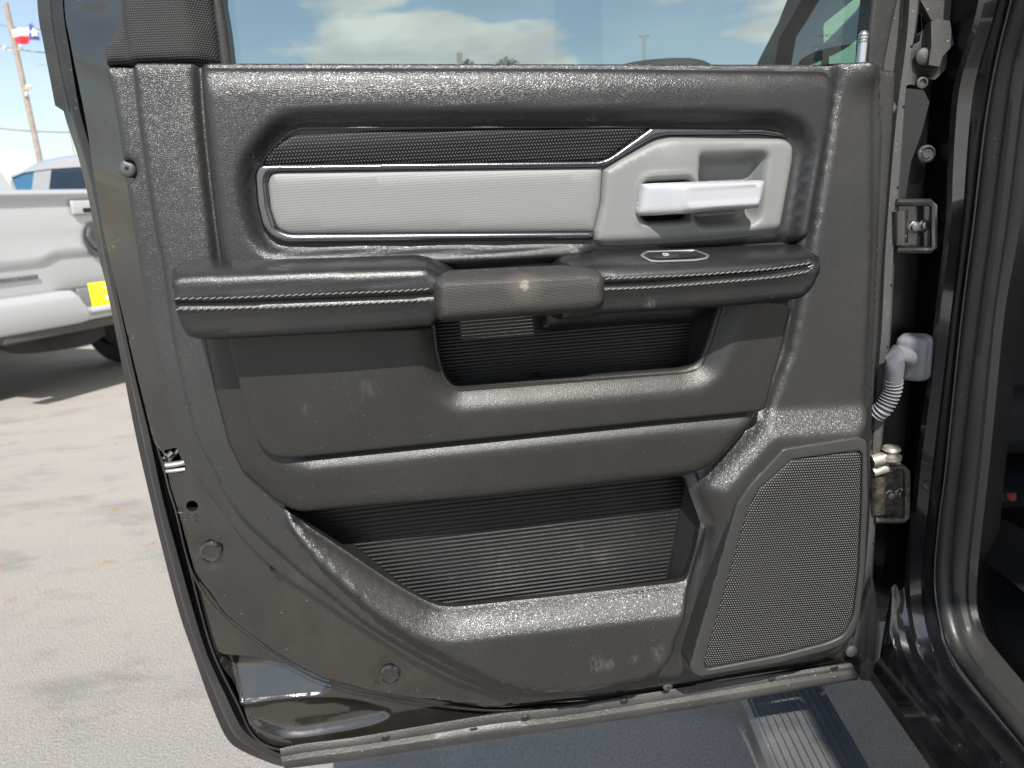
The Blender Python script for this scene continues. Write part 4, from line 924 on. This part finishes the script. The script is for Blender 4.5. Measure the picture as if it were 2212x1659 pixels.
mb = MB(); mb.prism([PF(x, y, .004) for x, y in ((1953, 190), (1995, 195), (2008, 220), (1990, 290), (1968, 350), (1955, 430), (1945, 470), (1938, 440), (1945, 300))], BD*-.006); mb.build('seal_flap', simple('black_sheet', (.012, .012, .012), .35), truck)
mb = MB(); mb.lathe(PF(1999, 333, -.004), BD, [(.0100, 0), (.0098, .003), (.0075, .0048), (.0062, .0030), (.0055, .0030), (.0050, .0042), (.0004, .0042)], 24); mb.build('rubber_grommet', trim('grommet_rubber', (.035, .036, .04), .5, dust=.2), truck)
# hinges
def hinge(y0, y1, x0, x1, m, name, lid=True):
    mb = MB(); s_ = .020
    fr = [(x0, y0), (x1-8, y0), (x1, y0+8), (x1, y1-6), (x1-8, y1), (x0, y1)]
    mb.tube([PF(x, y, s_) for x, y in fr], .0042, 8); mb.prism([PF(x, y, .006) for x, y in fr], BD*-.004)
    mb.prism([PF(x0, y0+1, s_), PF(x1-6, y0+1, s_), PF(x1-8, y0+6, -.03), PF(x0-4, y0+6, -.03)], (0, 0, -.003))
    mb.prism([PF(x0, y1-1, s_), PF(x1-6, y1-1, s_), PF(x1-6, y1-10, -.03), PF(x0-4, y1-10, -.03)], (0, 0, -.003))
    o_ = mb.build(name, m, truck)
    mb = MB(); cx_, cy_ = (x0+x1)/2, (y0+y1)/2
    mb.tube([PF(x0+6, y0+18, .016), PF(x0+6, y1-16, .016)], .009, 12)
    mb.tube([PF(x0+16, cy_, -.002), PF(x1-22, cy_+3, .002)], .004, 8)
    mb.build('hinge_knuckle', m, o_)
    for dx, dy in ((-10, 2), (12, -2)):
        mb = MB(); c = PF(cx_+dx+8, cy_+dy, .007); mb.lathe(c, BD, [(.0075, 0), (.0075, .001), (.005, .002), (.005, .006), (.004, .0065), (.0004, .0065)], 6); mb.build('hinge_bolt', m_steel, o_)
    return o_
m_hblack = paint('hinge_black', (.006, .006, .006), .2, .25, .2)
hinge(437, 541, 1936, 2016, m_hblack, 'upper_hinge')
h2 = hinge(1010, 1123, 1890, 1958, m_grime, 'lower_hinge')
mb = MB(); mb.tube([PF(1884, 996, .02), PF(1906, 990, .02), PF(1930, 984, .018)], .0075, 12); mb.lathe(PF(1925, 978, .02), (0, 0, 1), [(.012, -.008), (.012, -.003), (.007, 0), (.007, .003), (.011, .004), (.009, .008), (.004, .009), (.0004, .0095)], 20); mb.tube([PF(1886, 1020, .02), PF(1910, 1012, .02), PF(1938, 1004, .01)], .006, 10)
mb.build('door_check', simple('dusty_zinc', (.36, .34, .29), .45, .5, nz=(150, .4)), truck)
# wiring boot
mb = MB(); c = PF(1970, 772, .012); Mx = Matrix.Rotation(R(-38), 3, 'Z')
mb.box(c, (.034, .030, .054), Mx, .008); mb.box(c+Mx @ Vector((.002, .004, 0)), (.036, .022, .057), Mx, .009); wb = mb.build('wiring_boot', m_boot, truck)
mb = MB(); mb.tube([PF(x, y, s_) for x, y, s_ in ((1962, 775, .030), (1950, 768, .042), (1940, 764, .046), (1934, 775, .044), (1932, 800, .040), (1930, 822, .036))], [.0105, .0112, .0112, .0108, .0100, .0098], 16); mb.build('boot_elbow', m_boot, wb)
bp_ = [PF(x, y, s_) for x, y, s_ in ((1930, 818, .036), (1928, 840, .034), (1920, 862, .032), (1908, 882, .030), (1892, 896, .024))]; a = resample(np.array([tuple(p) for p in crom(bp_, 6)]), .0011); rr = [.0088+.0020*math.sin(i*2*math.pi/4) for i in range(len(a))]
mb = MB(); mb.tube([Vector(p) for p in a], rr, 16); mb.build('boot_bellows', m_boot, wb)

# running board
def RB(px, py, z):
    d = ray(px, py); t = (z-CAM.z)/d.z; return CAM+d*t
zb = .40
pL = RB(1617, 1509, zb); pR = RB(1777, 1485, zb)
nL = (pL-HP).dot(NB); nR = (pR-HP).dot(NB); nL = .5*nL+.5*(RB(1672, 1659, zb)-HP).dot(NB); nR = .5*nR+.5*(RB(1878, 1659, zb)-HP).dot(NB)
prof = []; nrib = 11; wd = nL-nR
prof.append((nL+.004, zb-.05)); prof.append((nL+.006, zb-.012)); prof.append((nL, zb))
for i in range(nrib):
    n0 = nL-wd*(i+.35)/nrib; dn = wd/nrib
    prof += [(n0, zb), (n0-dn*.10, zb+.0035), (n0-dn*.26, zb+.0035), (n0-dn*.36, zb)]
prof += [(nR, zb), (nR-.006, zb-.012), (nR-.004, zb-.05)]
mb = MB(); mb.loft([[BS(s_, n, z) for n, z in prof] for s_ in (-1.6, -.6, -.1, .2, .6, 1.4)]); mb.build('running_board', trim('running_board_rubber', (.050, .054, .060), .36, grain=220, dist=.0002, strength=.15, dust=.6, dustc=(.20, .195, .18), spec=.9), truck, smooth=False)
# body beyond the door: front door skin, glass, pillars, mirror; roof, rear cab and bed behind the camera
def side(name, pts, m, th=.03):
    mb = MB(); mb.prism([BS(s_, n, z) for s_, n, z in pts], NB*-th); return mb.build(name, m, truck, smooth=False)
zbelt = B(1700, 150, -.02).z
side('front_door', [(-1.25, .0, .58), (-.03, .0, .58), (-.03, .0, 1.30), (-1.25, .0, 1.27)], m_paint2)
side('front_fender', [(-2.5, .0, .75), (-1.27, .0, .58), (-1.27, .0, 1.27), (-1.45, .0, 1.27), (-2.5, .0, 1.22)], m_paint2)
# pillar between windscreen and front door window, traced on the side plane
ap = [B(x, y, -.02) for x, y in ((1630, 150), (1640, 128), (1674, 62), (1709, 0), (1778, -130), (1800, -130), (1731, 0), (1700, 55), (1683, 82), (1678, 110), (1672, 150))]; m_satin = simple('satin_black_frame', (.008, .008, .010), .45, 0, .25)
mb = MB(); mb.prism(ap, NB*-.05); mb.build('windscreen_pillar', m_satin, truck, smooth=False)
fg = [B(x, y, -.035) for x, y in ((1660, 160), (1700, 50), (1790, -130), (1960, -130), (1925, 160))]; mesh('front_window', fg, [[0, 1, 2, 3, 4]], glass('dark_reflective_glass', (.75, .88, .82), .14), truck, smooth=False)
# inside of the front cab seen through both windows: dark panel shaped and tinted as a sky reflection, steering wheel rim in front of the windscreen
def inner(name, pts, depth, th, m, r=0):
    mb = MB(); mb.prism([AT(x, y, depth) for x, y, _ in rnd([(*p, 0)[:3] for p in pts], 5)], (0, th, 0)); return mb.build(name, m, truck, smooth=False)
m_dash = simple('sky_tinted_cabin_trim', (.05, .065, .075), .7)  # blue-grey puts the front glass's sky reflection into the trim colour
inner('windscreen_reflection_panel', [(1640, 175), (1690, 60), (1745, -80), (1872, -80), (1843, 0), (1781, 50, 4), (1779, 60), (1779, 84), (1783, 118), (1738, 143), (1735, 175)], 1.75, .05, m_dash)
inner('steering_wheel', [(1720, 175), (1738, 146), (1790, 124, 30), (1835, 101, 20), (1885, 52), (1925, 0), (1925, -60), (1885, -20), (1868, 12, 8), (1802, 80, 10), (1770, 104), (1720, 128, 10), (1700, 165)], 1.45, .03, m_dash)
inner('cabin_rear_post', [(1783, 112), (1791, 110), (1790, 170), (1782, 170)], 1.6, .02, m_dash)
inner('windscreen', [(1720, 175), (1740, -100), (1960, -100), (1925, 175)], 1.85, .006, m_glass2)
# side mirror
mc = B(1424, 148, .16); mb = MB()
V = []; Fc = []; nu, nv = 20, 12
for i in range(nu):
    for j in range(nv+1):
        a = 2*math.pi*i/nu; p = math.pi*(j/nv-.5); ca = math.copysign(abs(math.cos(p))**.6, math.cos(p))
        V.append(mc+Vector((.112*ca*math.copysign(abs(math.cos(a))**.7, math.cos(a)), .06*ca*math.sin(a), .030*math.sin(p)-.018+.003)))
for i in range(nu):
    for j in range(nv): k = (i+1) % nu; Fc.append([i*(nv+1)+j, k*(nv+1)+j, k*(nv+1)+j+1, i*(nv+1)+j+1])
mb.add(V, Fc); mb.tube([mc+Vector((0, 0, -.03)), mc+Vector((.16, -.02, -.09))], .03, 10); mb.build('side_mirror', trim('mirror_plastic', (.03, .03, .03), .5, dust=.3), truck)
# roof, rear cab and bed: out of view, put in to shade the doorway
side('roof_side', [(-.9, -.10, 1.86), (1.05, -.10, 1.86), (1.05, -.12, 1.93), (-.8, -.12, 1.93)], m_paint2, .05)
mb = MB(); mb.prism([BS(-.9, -.12, 1.93), BS(1.1, -.12, 1.93), BS(1.1, -1.75, 1.93), BS(-.9, -1.75, 1.93)], (0, 0, .04)); mb.build('roof', m_paint2, truck, smooth=False)
side('rear_cab_side', [(.92, -.02, .6), (1.25, -.02, .6), (1.25, -.10, 1.92), (1.05, -.10, 1.92)], m_paint2)
side('bed_side', [(1.3, .0, .7), (3.2, .0, .7), (3.2, .0, 1.45), (1.3, .0, 1.45)], m_paint2)
side('far_cab_side', [(-.9, -1.75, .6), (1.25, -1.75, .6), (1.25, -1.72, 1.3), (-.9, -1.72, 1.3)], m_paint2)

#==================================================================== PARKED PICKUP SEEN FROM BEHIND, LEFT
PA = math.atan2(.906, .423)
PM = Matrix.Translation((-3.02, 5.42, 0)) @ Matrix.Rotation(PA, 4, 'Z')
pk2 = empty('parked_pickup', PM, 'silver white pickup parked tail-on at the left with yellow plate in its bumper', 'pickup truck')
PL = lambda x, y, z: PM @ Vector((x, y, z))
def pbox(name, c, s_, m, b=.02, parent=pk2):
    mb = MB(); mb.box(c, s_, None, b); return mb.build(name, m, parent, True)
# tailgate: a moulded profile swept across the width, with crease lines
V = []; Fc = []
prf = [(1.47, .06), (1.475, .0), (1.46, -.035), (1.435, -.04), (1.415, -.012), (1.36, -.006), (1.33, -.012), (1.18, -.014), (1.08, -.010), (1.045, -.018), (1.02, .002), (.98, .004), (.80, -.002), (.755, .006), (.745, .03), (.74, .06)]
xs = np.linspace(-.82, .82, 56)
for x in xs:
    k = float(ss(np.array([abs(x)]), .30, .46)[0])
    for z, y in prf:
        zz_ = z-(.045*k if .9 < z < 1.1 else 0); V.append((x, y, zz_))
n_ = len(prf)
for i in range(len(xs)-1):
    for j in range(n_-1): Fc.append([i*n_+j, i*n_+j+1, (i+1)*n_+j+1, (i+1)*n_+j])
tg = mesh('tailgate', V, Fc, m_white, pk2, True)
pbox('tailgate_handle', (0, -.030, 1.345), (.30, .03, .10), m_white, .012, tg); pbox('handle_recess', (.03, -.042, 1.325), (.21, .014, .032), m_void, .004, tg)
mb = MB(); ring = [Vector((.105*math.sin(a)*(1-.18*math.cos(a+math.pi) if math.cos(a) < 0 else 1), -.022, 1.115+.13*math.cos(a))) for a in np.linspace(0, 2*math.pi, 28, endpoint=False)]
mb.prism(ring, (0, -.012, 0)); em = mb.build('tailgate_emblem', simple('dark_emblem', (.10, .105, .11), .25, .6), tg, True)
mb = MB(); mb.tube([Vector((-.05, -.038, 1.20)), Vector((-.075, -.042, 1.14)), Vector((-.05, -.042, 1.07)), Vector((-.01, -.042, 1.04))], .014, 8); mb.tube([Vector((.05, -.038, 1.20)), Vector((.075, -.042, 1.14)), Vector((.05, -.042, 1.07)), Vector((.01, -.042, 1.04))], .014, 8); mb.build('emblem_horns', m_steel, em, True)
mb = MB(); mb.box((-.66, -.012, .895), (.36, .008, .028), None, .002); bd_ = mb.build('tailgate_badge', simple('dark_badge', (.13, .13, .13), .4, .3, nz=(90, .8)), tg, True)
# bed sides, bed rails, lamps
for sx in (-1, 1):
    mb = MB(); mb.box((sx*.93, .9, 1.10), (.20, 1.85, .74), None, .05); mb.build('bed_side', m_white, pk2, True)
    pbox('tail_lamp', (sx*.92, -.03, 1.20), (.17, .05, .38), simple('red_lamp', (.45, .02, .02), .15, coat=1), .015)
# cab
mb = MB()
def ring4(z, x, y0, y1): return [(-x, y0, z), (x, y0, z), (x, y1, z), (-x, y1, z)]
lv = [ring4(.62, .98, 1.95, 4.1), ring4(1.40, .98, 1.95, 4.1), ring4(1.46, .80, 1.98, 3.9), ring4(1.88, .68, 2.12, 3.5), ring4(1.95, .58, 2.25, 3.3)]
V = [v for r_ in lv for v in r_]; Fc = [[i*4+j, i*4+(j+1) % 4, (i+1)*4+(j+1) % 4, (i+1)*4+j] for i in range(4) for j in range(4)]+[[16, 17, 18, 19]]
mesh('cab', V, Fc, m_white, pk2, True, smooth=False)
mesh('rear_window', [(-.70, 1.985, 1.48), (.56, 1.985, 1.48), (.42, 2.085, 1.82), (-.50, 2.085, 1.82)], [[0, 1, 2, 3]], m_dglass, pk2, True, smooth=False)
mb = MB(); mb.box((0, 4.9, .98), (1.9, 1.7, .66), None, .08); mb.build('hood', m_white, pk2, True)
# bumper with its centre step and plate recess
xs = np.linspace(-.98, .98, 80); V = []; Fc = []
for x in xs:
    k = float(ss(np.array([abs(x)]), .27, .36)[0])            # 0 at the centre recess, 1 on the wings
    top = .645+.135*k; bt_ = .56-.01*k; yy = -.16-.02*(1-abs(x)**3)+.0*k
    pr = [(top, .04), (top+.004, yy+.03), (top-.012, yy), (top-.05, yy-.008), ((top+bt_)/2, yy-.004), (bt_+.02, yy), (bt_, yy+.015), (bt_-.005, .02)]
    V += [(x, y, z) for z, y in pr]
n_ = 8
for i in range(len(xs)-1):
    for j in range(n_-1): Fc.append([i*n_+j, i*n_+j+1, (i+1)*n_+j+1, (i+1)*n_+j])
bm2 = mesh('rear_bumper', V, Fc, m_white, pk2, True)
pbox('bumper_step', (0, -.055, .735), (1.8, .17, .05), m_greyseal, .01, bm2)
mb = MB(); mb.box((0, -.13, .71), (.62, .03, .15), None, .01); mb.build('plate_recess', simple('grey_recess_plastic', (.16, .165, .17), .6), bm2, True)
mb = MB(); mb.box((-.03, -.152, .722), (.40, .006, .185), None, .002); lp = mb.build('license_plate', m_plate, bm2, True)
mb = MB()
for i in range(9): mb.box((-.095+.022*i, -.1565, .722+.002*(i % 2)), (.012, .002, .020 if i % 3 else .012), None, 0)
mb.build('plate_print', simple('plate_print', (.25, .24, .02), .6), lp, True, smooth=False)
m_stk = simple('white_sticker', (.8, .8, .78), .5)
for bx_, bz_, bw, bh in ((-.105, .70, .03, .03), (-.11, .771, .03, .012), (-.09, .643, .03, .012), (.09, .639, .03, .012)):
    mb = MB(); mb.box((bx_, -.1565, bz_), (bw, .002, bh), None, 0); mb.build('plate_sticker', m_stk, lp, True, smooth=False)
mb = MB(); mb.box((0, -.10, .525), (1.75, .10, .065), None, .012); mb.build('bumper_valance', simple('dark_valance', (.065, .06, .055), .6), bm2, True)
# underbody, spare, axle, wheels
mb = MB(); mb.box((0, 1.6, .60), (1.3, 3.4, .12), None, .01); mb.tube([(-.85, .95, .43), (.85, .95, .43)], .06, 12); mb.box((.40, .15, .52), (.10, .5, .10), None, .01); mb.tube([(.0, -.1, .50), (.62, -.05, .46), (.75, .5, .44)], .03, 8); mb.build('chassis', m_under, pk2, True)
mb = MB(); mb.lathe((-.28, .30, .42), (0, 0, 1), [(.05, -.06), (.28, -.06), (.35, -.02), (.35, .08), (.30, .12), (.05, .12)], 28); mb.build('spare_wheel', m_tyre, pk2, True)
for x, y in ((-.72, .86), (.72, .86), (-.86, 4.6), (.86, 4.6)):
    mb = MB(); mb.lathe((x-.14*(1 if x > 0 else 1), y, .42), (1, 0, 0), [(.24, 0), (.36, .0), (.405, .03), (.42, .08), (.42, .20), (.405, .25), (.36, .28), (.24, .28)], 40); wh = mb.build('wheel', m_tyre, pk2, True)
    mb = MB(); mb.lathe((x-.11, y, .42), (1, 0, 0), [(.02, 0), (.245, 0), (.245, .22), (.08, .22), (.02, .24)], 24); mb.build('rim', m_under, wh, True)

#==================================================================== SECOND VEHICLE BEHIND IT
CM = Matrix.Translation(AT(110, 411, 8.0)*1.0) ; CM.translation.z = 0
suv = empty('parked_crew_cab', CM, 'silver crew cab with dark side windows parked beyond the tailgate, roof in view', 'pickup truck')
def CA(x, y, d=8.0): return AT(x, y, d)
rf = [CA(x, y) for x, y in crom([(24, 392), (38, 382), (60, 368), (90, 356), (125, 349), (165, 345), (215, 344), (300, 348), (420, 362)], 5)]
bsx = [Vector((p.x, p.y, 1.62)) for p in rf]
mb = MB(); mb.loft([bsx, [p+Vector((0, -.02, 0)) for p in rf], [p+Vector((0, .10, .06)) for p in rf], [p+Vector((0, 1.5, .08)) for p in rf], [p+Vector((0, 1.7, -.4)) for p in rf]])
x0 = bsx[0].x; x1 = bsx[-1].x; cyy = bsx[0].y
mb.box(((x0+x1)/2-.3, cyy+.9, 1.15), (x1-x0+2.6, 1.95, .95), None, .08); cb2 = mb.build('body', m_white, suv)
def cw(name, pts, m, dd=.045):
    mb = MB(); mb.prism([CA(x, y)+Vector((0, -dd, 0)) for x, y in pts], (0, .03, 0)); return mb.build(name, m, suv, smooth=False)
cw('side_window', [(31, 384), (55, 374), (80, 372), (75, 410), (42, 412)], simple('sky_blue_reflecting_glass', (.05, .16, .28), .05, 0, .8, coat=1))  # blue base colour stands in for the reflected sky
cw('door_pillar', [(80, 371), (117, 366), (112, 410), (75, 411)], simple('grey_pillar', (.33, .34, .35), .4), .05)
cw('side_window', [(116, 367), (150, 362), (230, 358), (300, 362), (300, 412), (109, 411)], m_dglass)
cw('window_drip_rail', [(31, 380), (60, 369), (117, 361), (230, 354), (230, 358), (117, 365), (60, 373), (31, 385)], m_white, .06)
for dx in (-1.6, 2.0):
    mb = MB(); mb.lathe((( x0+x1)/2+dx, cyy-.08, .40), (0, 1, 0), [(.02, -.02), (.24, 0), (.38, 0), (.40, .04), (.40, .24)], 32); mb.build('wheel', m_tyre, suv)

#==================================================================== POLES, WIRES, FLAG, LAMP, TREES
def upole(name, bx, by, top, depth, r, m, label, cat, arms=()):
    b_ = AT(bx, by, depth); tz = AT(*top, depth).z
    M_ = Matrix.Translation((b_.x, b_.y, 0)); e = empty(name, M_, label, cat)
    mb = MB(); mb.tube([(b_.x, b_.y, 0), (b_.x, b_.y, tz*.5), (b_.x, b_.y, tz)], [r, r*.85, r*.7], 12); mb.build('shaft', m, e); return e, b_, tz
p1, pb1, pz1 = upole('utility_pole', 86, 345, (22, 6), 30, .125, m_pole, 'brown wooden utility pole carrying the flag, at the left edge', 'utility pole')
for yy, dxs in ((103, (-.35, .25)), (190, (.18, .30)), (205, (.10,))):
    z = AT(40, yy, 30).z; mb = MB()
    for dx in dxs: mb.lathe((pb1.x+dx, pb1.y-.1, z), (.3, 0, 1), [(.02, -.10), (.07, -.08), (.04, -.03), (.08, 0), (.05, .05), (.01, .10)], 12); mb.tube([(pb1.x, pb1.y, z-.08), (pb1.x+dx, pb1.y-.1, z-.08)], .02, 6)
    mb.build('insulator', simple('pale_insulator', (.5, .49, .42), .5), p1)
p2, pb2, pz2 = upole('street_pole', 163, 345, (118, 130), 42, .055, m_greyp, 'thin yellowish grey pole with a short arm right of the flag pole', 'pole')
mb = MB(); a = AT(78, 140, 42); mb.tube([(pb2.x, pb2.y, a.z), (a.x, pb2.y, a.z)], .035, 8); mb.build('arm', m_greyp, p2)
for k, (pa, pc, lab) in enumerate((((-20, 49), (140, 62), 'uppermost thin overhead wire passing the top of the flag pole'), ((-20, 94), (150, 115), 'overhead wire crossing the flag pole just below the flag'), ((-20, 275), (230, 283), 'thick low overhead wire above the parked vehicles'))):
    A_, C_ = AT(*pa, 30), AT(*pc, 30); pts = [A_.lerp(C_, t)+Vector((0, 0, -.25*4*t*(1-t)*.4)) for t in np.linspace(0, 1, 12)]; pts = [A_+(A_-C_)*4]+pts+[C_+(C_-A_)*.6]
    mb = MB(); mb.tube(pts, (.022, .022, .035)[k], 6); tag(mb.build('overhead_wire', simple('wire_grey', (.20, .21, .22), .6)), lab, 'wire', 'overhead wires')
# flag: two stripes and the blue field with its star
fl = empty('flag', Matrix.Translation(AT(25, 90, 29.4)), 'red, white and blue single-star flag flying from the wooden pole', 'flag')
def flagpatch(c4, m, name):
    V = []; Fc = []; nu, nv = 14, 8
    for i in range(nu+1):
        for j in range(nv+1):
            u, v = i/nu, j/nv; a = np.array(c4[0])*(1-u)+np.array(c4[1])*u; b = np.array(c4[3])*(1-u)+np.array(c4[2])*u; q = a*(1-v)+b*v
            V.append(AT(q[0], q[1]+1.5*math.sin(q[0]*.16), 29.4)+Vector((0, .12*math.sin(q[0]*.25), 0)))
    for i in range(nu):
        for j in range(nv): Fc.append([i*(nv+1)+j, (i+1)*(nv+1)+j, (i+1)*(nv+1)+j+1, i*(nv+1)+j+1])
    o_ = mesh(name, V, Fc, m, fl); s_ = o_.modifiers.new('thick', 'SOLIDIFY'); s_.thickness = .01; return o_
cloth = lambda n, c: simple(n, c, .8, nz=(3, .08))
flagpatch([(25, 65), (61, 57), (65, 74), (27, 82)], cloth('white_cloth', (.75, .73, .68)), 'white_stripe')
flagpatch([(27, 82), (65, 74), (69, 90), (33, 97)], cloth('red_cloth', (.55, .03, .05)), 'red_stripe')
bf = flagpatch([(62, 57), (72, 53), (83, 84), (69, 89)], cloth('blue_cloth', (.07, .10, .30)), 'blue_field')
mb = MB(); c = AT(73, 70, 29.1); pts = []
for k in range(10):
    rr = .17 if k % 2 == 0 else .075; a = math.pi*k/5; pts.append(c+Vector((rr*math.sin(a), 0, rr*math.cos(a))))
mb.prism(pts, (0, .05, 0)); mb.build('star', cloth('white_star', (.8, .8, .8)), bf, smooth=False)
# tall twin lamp seen through the glass
b_ = AT(1393, 150, 60); e = empty('street_lamp', Matrix.Translation((b_.x, b_.y, 0)), 'tall grey lamp post with twin heads seen through the window, against the clouds', 'street lamp')
tz = AT(1391, 77, 60).z; mb = MB(); mb.tube([(b_.x, b_.y, 0), (b_.x, b_.y, tz)], [.16, .12], 8); mb.build('post', m_greyp, e)
for sx in (-1, 1):
    mb = MB(); mb.box((b_.x+sx*.28, b_.y, tz+.02), (.36, .22, .12), None, .03); mb.build('lamp_head', m_greyp, e)
b_ = AT(995, 150, 60); e = empty('short_post', Matrix.Translation((b_.x, b_.y, 0)), 'dark post top peeping over the sill inside the window', 'post')
tz = AT(994, 114, 60).z; mb = MB(); mb.tube([(b_.x, b_.y, 0), (b_.x, b_.y, tz)], .20, 8); mb.build('shaft', m_pole, e)
for px, py, rad, lab in ((1097, 130, 1.1, 'small green treetop just over the sill at the middle of the window'), (1012, 136, .6, 'tiny dark treetop beside the post over the window sill')):
    b_ = AT(px, py, 55); e = empty('tree', Matrix.Translation((b_.x, b_.y, 0)), lab, 'tree', 'treetops over the window sill')
    mb = MB(); mb.tube([(b_.x, b_.y, 0), (b_.x+.1, b_.y, b_.z*.6), (b_.x, b_.y, b_.z)], [.3, .18, .04], 8); mb.build('trunk', m_pole, e)
    mb = MB()
    for k in range(1400):
        v = Vector((random.gauss(0, 1), random.gauss(0, 1), random.gauss(0, 1))).normalized()*random.random()**.4; c = Vector((b_.x, b_.y, b_.z-1.4))+Vector((v.x*rad*1.1, v.y*rad, v.z*1.7)); r_ = random.uniform(.06, .13)
        a = Vector((random.gauss(0, 1), random.gauss(0, 1), random.gauss(0, 1))).normalized(); t = a.orthogonal().normalized(); s_ = a.cross(t)
        mb.add([c+t*r_, c+s_*r_*.6, c-t*r_, c-s_*r_*.6], [[0, 1, 2, 3]])
    mb.build('crown', m_leaf, e, smooth=False)
